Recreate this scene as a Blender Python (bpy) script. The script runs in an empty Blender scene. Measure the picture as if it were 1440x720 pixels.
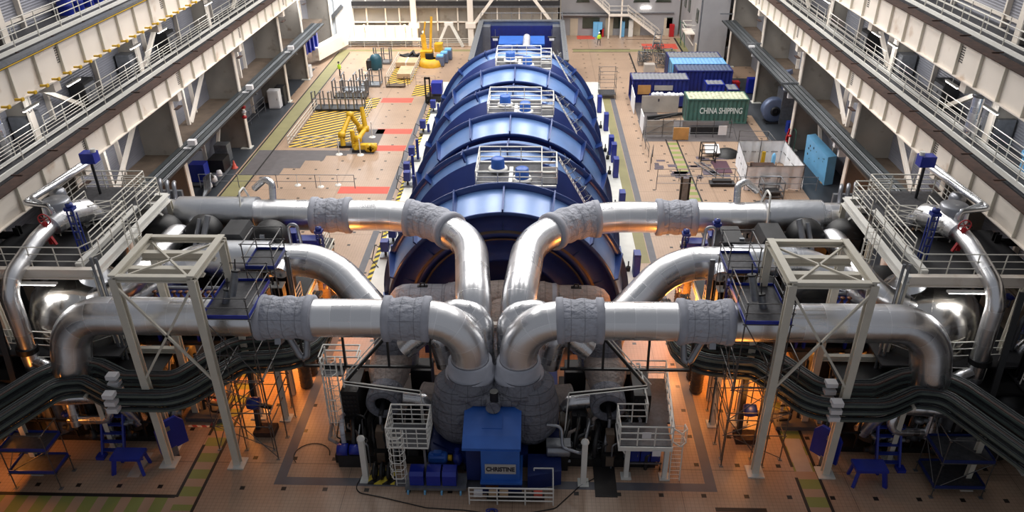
import bpy, math, random
from mathutils import Vector as V, Matrix
random.seed(7)
PI=math.pi
sc=bpy.context.scene
COL=sc.collection
# ---------------------------------------------------------------- camera
FPX,PITCH,YAW,ROLL,HC=1091.42,.5215,.0352,-.0097,28.105
cp,sp,cy,sy,cr,sr=math.cos(PITCH),math.sin(PITCH),math.cos(YAW),math.sin(YAW),math.cos(ROLL),math.sin(ROLL)
Fw=V((-sy*cp,cy*cp,-sp));Rt=V((cy,sy,0));Up=Rt.cross(Fw)
Rx=Rt*cr+Up*sr;Ux=Up*cr-Rt*sr
CAM=V((0,0,HC))
cd=bpy.data.cameras.new('camera');cam=bpy.data.objects.new('camera',cd);COL.objects.link(cam)
cd.sensor_width=36;cd.lens=36*FPX/1440;cd.clip_end=400
M3=Matrix((Rx,Ux,-Fw)).transposed().to_4x4();M3.translation=CAM;cam.matrix_world=M3
sc.camera=cam
def P(x,y,z=0.):
    "world point at height z seen at photo pixel x,y"
    d=Rx*((x-720)/FPX)+Ux*((360-y)/FPX)+Fw
    return CAM+d*((z-HC)/d.z)
def PY(x,y,Y):
    d=Rx*((x-720)/FPX)+Ux*((360-y)/FPX)+Fw
    return CAM+d*(Y/d.y)
CX=-1.95
# ---------------------------------------------------------------- materials
def lin(c):
    return tuple(((v/255)/12.92 if v/255<=.04045 else (((v/255)+.055)/1.055)**2.4) for v in c)+(1,)
def mat(name,c,rough=.5,metal=0.,var=.12,scale=1.5,coat=0.,dirt=None,dirtamt=.0,bump=0.,emit=None,es=1.,uv=False):
    m=bpy.data.materials.new(name);m.use_nodes=True;nt=m.node_tree;N=nt.nodes;L=nt.links
    b=N['Principled BSDF'];b.inputs['Roughness'].default_value=rough;b.inputs['Metallic'].default_value=metal
    if coat:b.inputs['Coat Weight'].default_value=coat;b.inputs['Coat Roughness'].default_value=.25
    if emit:
        b.inputs['Emission Color'].default_value=lin(emit);b.inputs['Emission Strength'].default_value=es
    col=lin(c);b.inputs['Base Color'].default_value=col
    tc=N.new('ShaderNodeTexCoord');geo=N.new('ShaderNodeNewGeometry')
    if var or dirt:
        n=N.new('ShaderNodeTexNoise');n.inputs['Scale'].default_value=scale;n.inputs['Detail'].default_value=5
        L.new(geo.outputs['Position'],n.inputs['Vector'])
        mr=N.new('ShaderNodeMapRange');mr.inputs[1].default_value=.3;mr.inputs[2].default_value=.7
        mr.inputs[3].default_value=1-var;mr.inputs[4].default_value=1+var
        L.new(n.outputs[0],mr.inputs[0])
        mx=N.new('ShaderNodeVectorMath');mx.operation='SCALE';mx.inputs[0].default_value=col[:3]
        L.new(mr.outputs[0],mx.inputs['Scale']);out=mx.outputs[0]
        if dirt:
            n2=N.new('ShaderNodeTexNoise');n2.inputs['Scale'].default_value=scale*2.3;n2.inputs['Detail'].default_value=6
            L.new(geo.outputs['Position'],n2.inputs['Vector'])
            r2=N.new('ShaderNodeMapRange');r2.inputs[1].default_value=.62-dirtamt*.4;r2.inputs[2].default_value=.78-dirtamt*.3
            r2.inputs[3].default_value=0;r2.inputs[4].default_value=.85;L.new(n2.outputs[0],r2.inputs[0])
            mm=N.new('ShaderNodeMix');mm.data_type='RGBA';L.new(r2.outputs[0],mm.inputs[0]);L.new(out,mm.inputs[6])
            mm.inputs[7].default_value=lin(dirt);out=mm.outputs[2]
        L.new(out,b.inputs['Base Color'])
    if bump:
        n3=N.new('ShaderNodeTexNoise');n3.inputs['Scale'].default_value=scale*3;n3.inputs['Detail'].default_value=4
        L.new(geo.outputs['Position'],n3.inputs['Vector'])
        bp=N.new('ShaderNodeBump');bp.inputs['Strength'].default_value=bump;bp.inputs['Distance'].default_value=.05
        L.new(n3.outputs[0],bp.inputs['Height']);L.new(bp.outputs[0],b.inputs['Normal'])
    return m
def mathn(N,L,op,a,b=None,c=None):
    n=N.new('ShaderNodeMath');n.operation=op
    for i,v in enumerate((a,b,c)):
        if v is None: continue
        if isinstance(v,(int,float)): n.inputs[i].default_value=v
        else: L.new(v,n.inputs[i])
    return n.outputs[0]
def clad_mat(name,c,rough,metal=1.,pu=.95,pv=.8,seam=.5,lr=.05,bumpy=0.):
    "sheet metal jacketing laid in panels along the pipe (uv in metres)"
    m=bpy.data.materials.new(name);m.use_nodes=True;nt=m.node_tree;N=nt.nodes;L=nt.links;b=N['Principled BSDF']
    tc=N.new('ShaderNodeTexCoord');sx=N.new('ShaderNodeSeparateXYZ');L.new(tc.outputs['UV'],sx.inputs[0])
    u=mathn(N,L,'DIVIDE',sx.outputs[0],pu);v=mathn(N,L,'DIVIDE',sx.outputs[1],pv)
    fu=mathn(N,L,'FLOOR',u);fv=mathn(N,L,'FLOOR',v)
    cx=N.new('ShaderNodeCombineXYZ');L.new(fu,cx.inputs[0]);L.new(fv,cx.inputs[1])
    oi=N.new('ShaderNodeObjectInfo');L.new(oi.outputs['Random'],cx.inputs[2])
    wn=N.new('ShaderNodeTexWhiteNoise');L.new(cx.outputs[0],wn.inputs[0])
    du=mathn(N,L,'LESS_THAN',mathn(N,L,'FRACT',u),.03/pu);dv=mathn(N,L,'LESS_THAN',mathn(N,L,'FRACT',v),.018/pv)
    s=mathn(N,L,'MAXIMUM',du,dv)
    k=mathn(N,L,'MULTIPLY_ADD',wn.outputs[0],.14,.84)
    k2=mathn(N,L,'MULTIPLY',k,mathn(N,L,'SUBTRACT',1.,mathn(N,L,'MULTIPLY',s,seam)))
    sc_=N.new('ShaderNodeVectorMath');sc_.operation='SCALE';sc_.inputs[0].default_value=lin(c)[:3];L.new(k2,sc_.inputs['Scale'])
    L.new(sc_.outputs[0],b.inputs['Base Color']);b.inputs['Metallic'].default_value=metal
    rr=mathn(N,L,'MULTIPLY_ADD',wn.outputs[0],.12,rough);L.new(rr,b.inputs['Roughness'])
    geo=N.new('ShaderNodeNewGeometry');nz=N.new('ShaderNodeTexNoise');nz.inputs['Scale'].default_value=4 if not bumpy else 3.2;L.new(geo.outputs['Position'],nz.inputs['Vector'])
    h=mathn(N,L,'ADD',mathn(N,L,'MULTIPLY',nz.outputs[0],.35+bumpy),mathn(N,L,'MULTIPLY',s,-.35))
    bp=N.new('ShaderNodeBump');bp.inputs['Strength'].default_value=.35+bumpy*.6;bp.inputs['Distance'].default_value=lr
    L.new(h,bp.inputs['Height']);L.new(bp.outputs[0],b.inputs['Normal'])
    return m
M={}
M['cream']=mat('cream_paint',(230,220,208),.5,var=.06,scale=.35,dirt=(190,165,140),dirtamt=.03)
M['white']=mat('white_paint',(222,220,214),.45,var=.05)
M['rail']=mat('rail_paint',(214,210,200),.45,var=.05)
M['frame']=mat('frame_paint',(206,200,186),.5,var=.05)
M['wallgrey']=mat('wall_plate_grey',(134,128,120),.7,var=.12,scale=.5,dirt=(100,88,76),dirtamt=.06)
M['rust']=mat('rusty_dust',(58,38,30),.85,var=.4,scale=3)
M['ledge']=mat('dusty_ledge',(92,78,66),.85,var=.25,scale=1)
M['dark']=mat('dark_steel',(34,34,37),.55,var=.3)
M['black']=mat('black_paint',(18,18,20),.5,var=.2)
M['grating']=mat('grating',(72,72,76),.6,metal=.4,var=.25,scale=6)
M['galv']=mat('galvanised_steel',(130,133,138),.45,metal=.7,var=.15,scale=4)
M['scaf']=mat('scaffold_tube',(105,104,104),.45,metal=.8,var=.2,scale=6)
M['yellow']=mat('yellow_paint',(206,164,30),.45,var=.12)
M['orange']=mat('crane_orange',(212,160,34),.5,var=.2)
M['blue']=mat('royal_blue_paint',(22,42,148),.35,var=.12,coat=.2)
M['vblue']=mat('valve_blue',(30,48,130),.4,var=.15)
M['lblue']=mat('light_blue_paint',(116,182,226),.4,var=.1,scale=.8)
M['red']=mat('red_paint',(170,28,34),.45,var=.1)
M['redmat']=mat('red_floor',(196,78,62),.6,var=.08)
M['green']=mat('pipe_green',(40,95,75),.45,var=.1)
M['insul']=mat('insulation_cloth',(150,152,162),.9,var=.22,scale=2.2,bump=.8,dirt=(92,84,84),dirtamt=.04)
M['insul2']=mat('insulation_brownish',(150,138,132),.9,var=.22,scale=1.4,bump=.7,dirt=(98,84,78),dirtamt=.08)
M['insul']=clad_mat('quilted_insulation',(178,180,190),.88,0.,pu=.62,pv=.9,seam=.35,lr=.09,bumpy=1.4)
M['insuldark']=clad_mat('quilted_insulation_dark',(118,119,128),.9,0.,pu=.55,pv=.8,seam=.5,lr=.09,bumpy=1.6)
M['insul2']=clad_mat('quilted_insulation_brown',(160,148,142),.88,0.,pu=.8,pv=1.1,seam=.35,lr=.09,bumpy=1.2)
M['insulseam']=mat('insulation_strap',(168,170,180),.85,var=.1,bump=.4)
M['clad']=clad_mat('silver_jacket',(238,238,240),.25,seam=-.16)
M['clad2']=clad_mat('silver_jacket_fine',(228,228,230),.22,pu=.34,pv=.5,seam=-.15,bumpy=.2)
M['cladv']=clad_mat('vessel_jacket',(226,222,216),.16,pu=1.4,pv=1.2,seam=.15)
M['cladflat']=clad_mat('silver_smooth',(220,222,226),.24,pu=3,pv=8,seam=.1,bumpy=.15)
M['hood']=mat('turbine_blue',(92,126,180),.38,metal=.2,var=.10,scale=.7,coat=.5)
M['hooddark']=mat('turbine_blue_shaded',(28,50,118),.4,metal=.25,var=.12,scale=.7,coat=.3)  # shaded copy of the hood blue, shade painted into slopes and end walls
M['hoodedge']=mat('turbine_blue_flange',(30,56,115),.35,metal=.3,var=.1,coat=.3)
M['genblue']=mat('generator_blue',(40,90,175),.4,var=.1)
M['hpblue']=mat('pedestal_blue',(44,96,180),.45,var=.12,scale=.8)
M['hpdark']=mat('pedestal_blue_deep',(14,36,96),.5,var=.15)
M['encl']=mat('enclosure_grey_blue',(100,112,140),.4,metal=.3,var=.1)
M['cont_blue']=mat('container_navy',(28,38,110),.5,var=.15,dirt=(60,50,60),dirtamt=.03)
M['cont_green']=mat('container_green',(76,112,102),.55,var=.15,dirt=(104,84,62),dirtamt=.05)
M['cont_roof']=mat('container_green_roof',(186,192,166),.6,var=.12,scale=1.2,dirt=(120,84,56),dirtamt=.2)
M['roof_grey']=mat('container_roof_grey',(124,126,132),.6,var=.1)
M['ltarp']=mat('light_blue_roof',(120,170,215),.5,var=.1)
M['tarp']=mat('white_sheeting',(236,237,240),.7,var=.06,bump=.5)
M['wood']=mat('plywood',(190,140,82),.7,var=.15)
M['crate']=mat('crate_wood',(190,160,128),.7,var=.15)
M['boardgrey']=mat('board_grey',(168,160,152),.7,var=.1,scale=1)
M['cable']=mat('cable_sheath',(46,50,52),.45,var=.35,scale=9)
M['cablebr']=mat('cable_brown',(74,54,48),.5,var=.3,scale=9)
M['traymat']=mat('cable_tray_green_grey',(96,108,104),.45,metal=.4,var=.15)
M['hivis']=mat('hi_vis_yellow',(190,230,60),.7,var=.05)
M['cloth']=mat('dark_trousers',(24,26,38),.8,var=.1)
M['skin']=mat('skin',(190,140,115),.6,var=.05)
M['glass']=mat('office_glass',(60,66,58),.15,var=.2)
M['mirror']=mat('steel_panel',(150,152,158),.35,metal=.7,var=.1)
M['door']=mat('office_door',(190,178,158),.6,var=.05)
M['office']=mat('office_wall',(150,148,150),.7,var=.06,scale=.6)
M['lampw']=mat('lamp_white',(255,255,255),.4,var=0,emit=(255,250,240),es=6)
M['lampo']=mat('lamp_warm',(255,220,170),.4,var=0,emit=(255,190,110),es=18)
M['sign']=mat('sign_plate',(176,172,168),.5,var=.05)
M['ink']=mat('sign_ink',(50,48,58),.6,var=0)
M['letter']=mat('letter_white',(226,232,226),.6,var=0)
M['boxwhite']=mat('junction_white',(222,220,222),.5,var=.04)
M['copper']=mat('rusty_pipe',(110,68,44),.5,metal=.3,var=.3,scale=3)
M['paintgrey']=mat('plinth_white',(206,206,200),.6,var=.06)
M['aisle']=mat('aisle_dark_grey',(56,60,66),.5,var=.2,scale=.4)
M['patch']=mat('floor_grey_patch',(88,83,84),.6,var=.1)
M['band']=mat('floor_grey_band',(92,92,98),.55,var=.08)
M['blackline']=mat('floor_black_line',(26,22,22),.55,var=.1)
M['daywhite']=mat('painted_daylight',(235,238,240),.6,var=.05)
def louvre_mat(name,c,axis='Z',pitch=.28,c2=None):
    m=mat(name,c,.45,metal=.3,var=.08,scale=.4);nt=m.node_tree;N=nt.nodes;L=nt.links;b=N['Principled BSDF']
    g=N.new('ShaderNodeNewGeometry');s=N.new('ShaderNodeSeparateXYZ');L.new(g.outputs['Position'],s.inputs[0])
    w=mathn(N,L,'SINE',mathn(N,L,'MULTIPLY',s.outputs[axis],2*PI/pitch))
    bp=N.new('ShaderNodeBump');bp.inputs['Strength'].default_value=.35;bp.inputs['Distance'].default_value=.03
    L.new(w,bp.inputs['Height']);L.new(bp.outputs[0],b.inputs['Normal']);return m
M['louvre']=louvre_mat('ribbed_cladding',(146,147,156),'Z',.16)
M['louvreV']=louvre_mat('ribbed_cladding_upright',(112,122,148),'X',.5)
def hazard_mat(name,c1,c2,per,duty=.5,ang=(1,1),per2=None):
    m=bpy.data.materials.new(name);m.use_nodes=True;nt=m.node_tree;N=nt.nodes;L=nt.links;b=N['Principled BSDF'];b.inputs['Roughness'].default_value=.6
    g=N.new('ShaderNodeNewGeometry');s=N.new('ShaderNodeSeparateXYZ');L.new(g.outputs['Position'],s.inputs[0])
    t=mathn(N,L,'ADD',mathn(N,L,'MULTIPLY',s.outputs[0],ang[0]/per),mathn(N,L,'MULTIPLY',s.outputs[1],ang[1]/per))
    f=mathn(N,L,'LESS_THAN',mathn(N,L,'FRACT',mathn(N,L,'ADD',t,400.)),duty)
    mm=N.new('ShaderNodeMix');mm.data_type='RGBA';L.new(f,mm.inputs[0]);mm.inputs[6].default_value=lin(c2);mm.inputs[7].default_value=lin(c1)
    L.new(mm.outputs[2],b.inputs['Base Color']);return m
M['hazard']=hazard_mat('hazard_yellow_black',(212,170,60),(34,30,28),.85,.5,(-.75,1))
M['hazfine']=hazard_mat('hazard_edge',(214,190,60),(30,28,26),.8,.5,(1,-1))
M['redwhite']=hazard_mat('red_white_tape',(205,90,80),(225,215,205),.5,.5,(1,1))
M['gw_y']=hazard_mat('green_walkway_blocks',(126,134,72),(160,134,112),1.12,.55,(0,1))
M['gw_x']=hazard_mat('green_walkway_blocks_across',(126,134,72),(160,134,112),1.12,.55,(1,0))
M['gy']=mat('yellow_green_floor',(132,126,88),.6,var=.08,scale=1)
def tile_mat():
    m=bpy.data.materials.new('tiled_floor');m.use_nodes=True;nt=m.node_tree;N=nt.nodes;L=nt.links;b=N['Principled BSDF']
    g=N.new('ShaderNodeNewGeometry');s=N.new('ShaderNodeSeparateXYZ');L.new(g.outputs['Position'],s.inputs[0])
    def near(o,off,per,w):
        f=mathn(N,L,'FRACT',mathn(N,L,'DIVIDE',mathn(N,L,'ADD',o,off+per*100+w/2),per));return mathn(N,L,'LESS_THAN',f,w/per)
    dx=near(s.outputs[0],7.985,2.,.23);dy=near(s.outputs[1],-26.35,2.,.23);dot=mathn(N,L,'MULTIPLY',dx,dy)
    gx=near(s.outputs[0],7.985+.115,.2,.02);gy=near(s.outputs[1],-26.35+.115,.2,.02);gr=mathn(N,L,'MAXIMUM',gx,gy)
    gx2=near(s.outputs[0],1.0,8.,.06);gy2=near(s.outputs[1],-28.0,8.,.06);gr2=mathn(N,L,'MAXIMUM',gx2,gy2)
    n=N.new('ShaderNodeTexNoise');n.inputs['Scale'].default_value=.22;n.inputs['Detail'].default_value=6;L.new(g.outputs['Position'],n.inputs['Vector'])
    # per-tile tone
    cx=N.new('ShaderNodeCombineXYZ');L.new(mathn(N,L,'FLOOR',mathn(N,L,'MULTIPLY',s.outputs[0],5.)),cx.inputs[0]);L.new(mathn(N,L,'FLOOR',mathn(N,L,'MULTIPLY',s.outputs[1],5.)),cx.inputs[1])
    wn=N.new('ShaderNodeTexWhiteNoise');L.new(cx.outputs[0],wn.inputs[0])
    k=mathn(N,L,'ADD',mathn(N,L,'MULTIPLY_ADD',n.outputs[0],.5,.72),mathn(N,L,'MULTIPLY',wn.outputs[0],.06))
    k=mathn(N,L,'MULTIPLY',k,mathn(N,L,'SUBTRACT',1.,mathn(N,L,'MULTIPLY',gr,.30)))
    k=mathn(N,L,'MULTIPLY',k,mathn(N,L,'SUBTRACT',1.,mathn(N,L,'MULTIPLY',gr2,.35)))
    v=N.new('ShaderNodeVectorMath');v.operation='SCALE';v.inputs[0].default_value=lin((165,139,118))[:3];L.new(k,v.inputs['Scale'])
    mm=N.new('ShaderNodeMix');mm.data_type='RGBA';L.new(dot,mm.inputs[0]);L.new(v.outputs[0],mm.inputs[6]);mm.inputs[7].default_value=lin((34,28,26))
    L.new(mm.outputs[2],b.inputs['Base Color']);b.inputs['Roughness'].default_value=.38
    return m
M['tile']=tile_mat()
# ---------------------------------------------------------------- mesh builder
class MB:
    def __init__(s): s.v=[];s.f=[];s.sm=[];s.uv=[]
    def add(s,vs,fs,sm=False,uv=None):
        o=len(s.v);s.v+= [V(a) for a in vs]
        for i,f in enumerate(fs):
            s.f.append([k+o for k in f]);s.sm.append(sm);s.uv.append(uv[i] if uv else None)
        return s
    def box(s,a,b):
        x0,y0,z0=[min(a[i],b[i]) for i in range(3)];x1,y1,z1=[max(a[i],b[i]) for i in range(3)]
        return s.add([(x0,y0,z0),(x1,y0,z0),(x1,y1,z0),(x0,y1,z0),(x0,y0,z1),(x1,y0,z1),(x1,y1,z1),(x0,y1,z1)],
          [(0,3,2,1),(4,5,6,7),(0,1,5,4),(1,2,6,5),(2,3,7,6),(3,0,4,7)])
    def beam(s,a,b,w,h,up=(0,0,1)):
        a=V(a);b=V(b);d=(b-a).normalized();u=V(up)
        if abs(d.dot(u))>.98:u=V((0,1,0))
        r=d.cross(u).normalized();u=r.cross(d)
        vs=[]
        for p in (a,b):
            for i,j in ((-1,-1),(1,-1),(1,1),(-1,1)): vs.append(p+r*(i*w/2)+u*(j*h/2))
        return s.add(vs,[(0,3,2,1),(4,5,6,7),(0,1,5,4),(1,2,6,5),(2,3,7,6),(3,0,4,7)][::1])
    def ibeam(s,a,b,w,h,t=.03,up=(0,0,1)):
        a=V(a);b=V(b);d=(b-a).normalized();u=V(up)
        if abs(d.dot(u))>.98:u=V((0,1,0))
        r=d.cross(u).normalized();u=r.cross(d)
        s.beam(a+u*(h/2-t/2),b+u*(h/2-t/2),w,t,u);s.beam(a-u*(h/2-t/2),b-u*(h/2-t/2),w,t,u);s.beam(a,b,t,h-2*t,u);return s
    def tube(s,path,r,n=8,cap=True,smooth=True,uvoff=0.):
        path=[V(p) for p in path];m=len(path)
        rs=r if isinstance(r,(list,tuple)) else [r]*m
        T=[]
        for i in range(m):
            t=(path[min(i+1,m-1)]-path[max(i-1,0)])
            T.append(t.normalized() if t.length>1e-9 else V((0,0,1)))
        ref=V((0,0,1)) if abs(T[0].z)<.9 else V((0,1,0))
        nrm=(ref-T[0]*ref.dot(T[0])).normalized();rings=[];us=[uvoff]
        for i in range(m):
            if i>0:
                nrm=(nrm-T[i]*nrm.dot(T[i]));nrm=nrm.normalized() if nrm.length>1e-6 else V((1,0,0));us.append(us[-1]+(path[i]-path[i-1]).length)
            bn=T[i].cross(nrm);k=1.
            if 0<i<m-1:
                c=(path[i]-path[i-1]).normalized().dot((path[i+1]-path[i]).normalized());k=1/max(.5,math.sqrt(max(.25,(1+c)/2))) if n<=12 else 1.
            rings.append([path[i]+(nrm*math.cos(2*PI*j/n)+bn*math.sin(2*PI*j/n))*rs[i]*k for j in range(n)])
        vs=[p for rg in rings for p in rg];fs=[];uv=[];R0=max(rs)
        for i in range(m-1):
            for j in range(n):
                k=(j+1)%n;fs.append((i*n+j,i*n+k,(i+1)*n+k,(i+1)*n+j))
                v0=2*PI*R0*j/n;v1=2*PI*R0*(j+1)/n;uv.append([(us[i],v0),(us[i],v1),(us[i+1],v1),(us[i+1],v0)])
        s.add(vs,fs,smooth,uv)
        if cap:
            s.add(rings[0],[tuple(range(n))[::-1]]);s.add(rings[-1],[tuple(range(n))])
        return s
    def lathe(s,prof,o=(0,0,0),ax='Z',n=32,a0=0,a1=2*PI,smooth=True,cap=False):
        "prof: list of (r,h) along axis"
        o=V(o);m=len(prof);full=abs(a1-a0-2*PI)<1e-6;k=n if full else n+1
        vs=[];us=[0]
        for i in range(1,m):us.append(us[-1]+math.hypot(prof[i][0]-prof[i-1][0],prof[i][1]-prof[i-1][1]))
        R0=max(p[0] for p in prof)
        for r,h in prof:
            for j in range(k):
                a=a0+(a1-a0)*j/n;c,d=r*math.cos(a),r*math.sin(a)
                vs.append(o+(V((c,d,h)) if ax=='Z' else V((c,h,d)) if ax=='Y' else V((h,c,d))))
        fs=[];uv=[]
        for i in range(m-1):
            for j in range(n):
                q=(j+1)%k;f=(i*k+j,i*k+q,(i+1)*k+q,(i+1)*k+j)
                v0=(a1-a0)*R0*j/n;v1=(a1-a0)*R0*(j+1)/n;u_=[(us[i],v0),(us[i],v1),(us[i+1],v1),(us[i+1],v0)]
                if ax=='Y':f=f[::-1];u_=u_[::-1]
                fs.append(f);uv.append(u_)
        s.add(vs,fs,smooth,uv);return s
    def cyl(s,a,b,r,n=16,r2=None):return s.tube([a,b],[r,r if r2 is None else r2],n)
    def quad(s,*p): return s.add(p,[tuple(range(len(p)))])
    def prism(s,poly,z0,z1):
        n=len(poly);vs=[(x,y,z0) for x,y in poly]+[(x,y,z1) for x,y in poly]
        return s.add(vs,[tuple(range(n))[::-1],tuple(range(n,2*n))]+[(i,(i+1)%n,(i+1)%n+n,i+n) for i in range(n)])
    def prismX(s,poly,x0,x1):
        "poly in (y,z)"
        n=len(poly);vs=[(x0,y,z) for y,z in poly]+[(x1,y,z) for y,z in poly]
        return s.add(vs,[tuple(range(n))[::-1],tuple(range(n,2*n))]+[(i,(i+1)%n,(i+1)%n+n,i+n) for i in range(n)])
    def mesh(s,name,m,off=(0,0,0)):
        me=bpy.data.meshes.new(name);o=V(off);me.from_pydata([tuple(v-o) for v in s.v],[],s.f)
        me.polygons.foreach_set('use_smooth',s.sm)
        if any(u for u in s.uv):
            ul=me.uv_layers.new(name='UVMap').data;k=0
            for f,u in zip(s.f,s.uv):
                for i in range(len(f)):
                    if u:ul[k].uv=u[i]
                    k+=1
        me.materials.append(M[m] if isinstance(m,str) else m);me.update();return me
def link(o,parent=None):
    COL.objects.link(o)
    if parent is not None:o.parent=parent
    return o
def tagp(o,label=None,cat=None,group=None,kind=None):
    if label:o['label']=label
    if cat:o['category']=cat
    if group:o['group']=group
    if kind:o['kind']=kind
    return o
class T:
    "a thing: Empty at its base with parts"
    def __init__(s,name,label,cat,loc=(0,0,0),group=None,kind=None):
        s.o=link(bpy.data.objects.new(name,None));s.o.location=loc;s.loc=V(loc);s.o.empty_display_size=.2
        tagp(s.o,label,cat,group,kind)
    def p(s,name,mb,m,label=None,sub=None,kind=None):
        o=link(bpy.data.objects.new(name,mb.mesh(name,m,s.loc)),sub or s.o);tagp(o,label,kind=kind);return o
    def inst(s,name,me,loc,sub=None):
        o=link(bpy.data.objects.new(name,me),sub or s.o);o.location=V(loc)-s.loc;return o
def one(name,mb,m,label,cat,group=None,kind=None,loc=None):
    if loc is None:
        xs=[v.x for v in mb.v];ys=[v.y for v in mb.v];zs=[v.z for v in mb.v];loc=((min(xs)+max(xs))/2,(min(ys)+max(ys))/2,min(zs))
    o=link(bpy.data.objects.new(name,mb.mesh(name,m,loc)));o.location=loc;return tagp(o,label,cat,group,kind)
def struct(name,mb,m,parent=None):
    o=link(bpy.data.objects.new(name,mb.mesh(name,m)),parent)
    if parent is None:o['kind']='structure'
    return o
def fil(pts,rad,seg=8):
    "polyline with rounded corners"
    pts=[V(p) for p in pts];out=[pts[0]]
    for i in range(1,len(pts)-1):
        a,b,c=pts[i-1],pts[i],pts[i+1];r=rad[i-1] if isinstance(rad,(list,tuple)) else rad
        d1=(a-b).normalized();d2=(c-b).normalized();ang=d1.angle(d2)
        if ang>3.1: out.append(b);continue
        t=r/math.tan(ang/2);t=min(t,(a-b).length*.5 if i>1 else (a-b).length*.98,(c-b).length*.5 if i<len(pts)-2 else (c-b).length*.98)
        p0=b+d1*t;p2=b+d2*t;rr=t*math.tan(ang/2);cen=b+(d1+d2).normalized()*(rr/math.sin(ang/2))
        u=(p0-cen).normalized();w=(p2-cen);w=(w-u*w.dot(u)).normalized();tot=PI-ang
        for k in range(seg+1):
            th=tot*k/seg;out.append(cen+(u*math.cos(th)+w*math.sin(th))*rr)
    out.append(pts[-1]);return out
def densify(path,step):
    out=[V(path[0])]
    for a,b in zip(path,path[1:]):
        a=V(a);b=V(b);n=max(1,int((b-a).length/step))
        for k in range(1,n+1):out.append(a.lerp(b,k/n))
    return out
_mc={}
def cmesh(kind,r,h,m,n=6):
    k=(kind,round(r,3),round(h,2),m,n)
    if k not in _mc:
        _mc[k]=MB().cyl((0,0,0),(0,0,h),r,n).mesh(kind,m)
    return _mc[k]
def guard(label,path,h=1.1,n=3,sp=1.6,m='rail',group='guard rails',r=.028,name='guard_rail',cat='guard rail',toe=False,closed=False):
    path=[V(p) for p in path]
    if closed:path=path+[path[0]]
    t=T(name,label,cat,path[0],group)
    if isinstance(m,str):mm=m
    for k in range(n):
        z=h*(k+1)/n;mb=MB().tube([p+V((0,0,z)) for p in path],r*(1. if k==n-1 else .8),6);t.p('rail',mb,mm)
    if toe:
        mb=MB()
        for a,b in zip(path,path[1:]):mb.beam(a+V((0,0,.08)),b+V((0,0,.08)),.015,.16)
        t.p('toe_board',mb,mm)
    for a,b in zip(path,path[1:]):
        k=max(1,round((b-a).length/sp))
        for i in range(k+(1 if b is path[-1] and not closed else 0)):
            t.inst('post',cmesh('post',r,h,mm),a.lerp(b,i/k))
    return t
def side(s,dx): return CX+s*dx
SN={-1:'left',1:'right'}
ORD=['first','second','third','fourth','fifth','sixth','seventh','eighth','ninth','tenth','eleventh','twelfth','thirteenth','fourteenth','fifteenth']
WL=50;LK=.25;EXPO=.5;WS=.23
LN=(200,2300,5200,6200,6000,5600,5000)
OC=(1,.33,.05)
ORL=[(a,b,c,d*.55,e,f) for a,b,c,d,e,f in [(8.4,38,3.3,900,.5,OC),(9.4,34.2,3.2,900,.5,OC),(12.4,34.5,3.0,700,.5,OC),(13,39,3.2,700,.5,OC),(16.8,35.6,6.2,900,.4,OC),(10.6,29.6,2.6,160,.5,OC),
 (-13.4,34.4,3.2,900,.5,OC),(-12.0,38,3.2,500,.5,OC),(-16.4,34.0,3.0,500,.5,OC),(-15.5,39.5,3.2,500,.5,OC),(-25.2,26.9,2.4,220,.4,OC),(-25.4,30.5,1.5,60,.3,OC)]]
# ================================================================ FLOOR
fl=struct('floor',MB().box((-36,12,-.3),(32,125,0)),'tile')
def mark(name,m,rects,z=.004):
    mb=MB()
    for r in rects:
        if len(r)==4:mb.box((r[0],r[1],-.01),(r[2],r[3],z))
        else:mb.prism([tuple(p) for p in r],-.01,z)
    return struct(name,mb,m,fl)
mark('grey_band','band',[(-12.55,26.6,-12.05,84.5),(8.2,26.6,8.7,84.5),(-12.05,26.6,8.2,27.1)])
mark('green_walkway','gw_y',[(-16.9,24.9,-15.9,46),(12.7,23,13.7,38),(12.68,57,13.6,73)],.003)
mark('green_walkway_across','gw_x',[(-30,24.5,-16.9,25.7)],.0035)
mark('black_line','blackline',[(-17.0,25.7,-16.85,29.2),(-17.0,29.9,-16.85,46),(-15.95,22,-15.8,46),(-30,25.65,-17,25.85),(-30,24.45,-17,24.6),
  (12.6,28.3,12.75,58),(12.6,22,12.75,27.6),(13.7,22,13.85,31.5),(12.56,57,12.7,72),(13.6,57,13.75,72),
  (12.1,88,12.3,103.2),(19.2,103.5,19.45,111),(8.4,25.4,10.75,25.65),(4.7,105.0,12.5,105.2),(12.4,110.2,18.6,110.4),(4.7,103.6,12.4,103.75),(19.9,88,20.1,103)],.006)
mark('yellow_green_walkway','gy',[(-26.7,52,-25.3,104),(7.35,48,8.15,84.5),(-26.7,104,-9,105),(4.8,103.8,18.6,105),(19.2,88,20.6,111)])
mark('walkway_border','blackline',[(-26.85,52,-26.7,104),(-25.3,52,-25.15,103.5)],.006)
mark('red_floor_panel','redmat',[(-16.9,59.3,-12.6,60.7),(-15.7,68.8,-12.6,70.2),(-16.2,73.3,-12.6,74.7),(-17.4,82.9,-13.9,84.5),(5.6,110.4,8.1,112.3),(14.3,105.2,19,107.9)],.005)
mark('hazard_hatch','hazard',[(-24.0,69.6,-18.0,81.4),(-17.9,89.6,-15.0,100.3),(-14.3,85.2,-12.0,89.3),(-19.2,81,-17.6,84.5)],.005)
mark('grey_patch','patch',[(-26.6,63.0,-23,68.9),(-23.0,64.6,-21.5,68.9),(-21.5,66.4,-19.8,68.9),(-19.8,67.6,-17.9,68.9),(-17.9,68.0,-15.4,74.6),
   (-24.6,62.3,-23.6,62.7),(10.5,71.5,21.7,77.5),(10.6,77.5,12.8,86)],.005)
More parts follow.
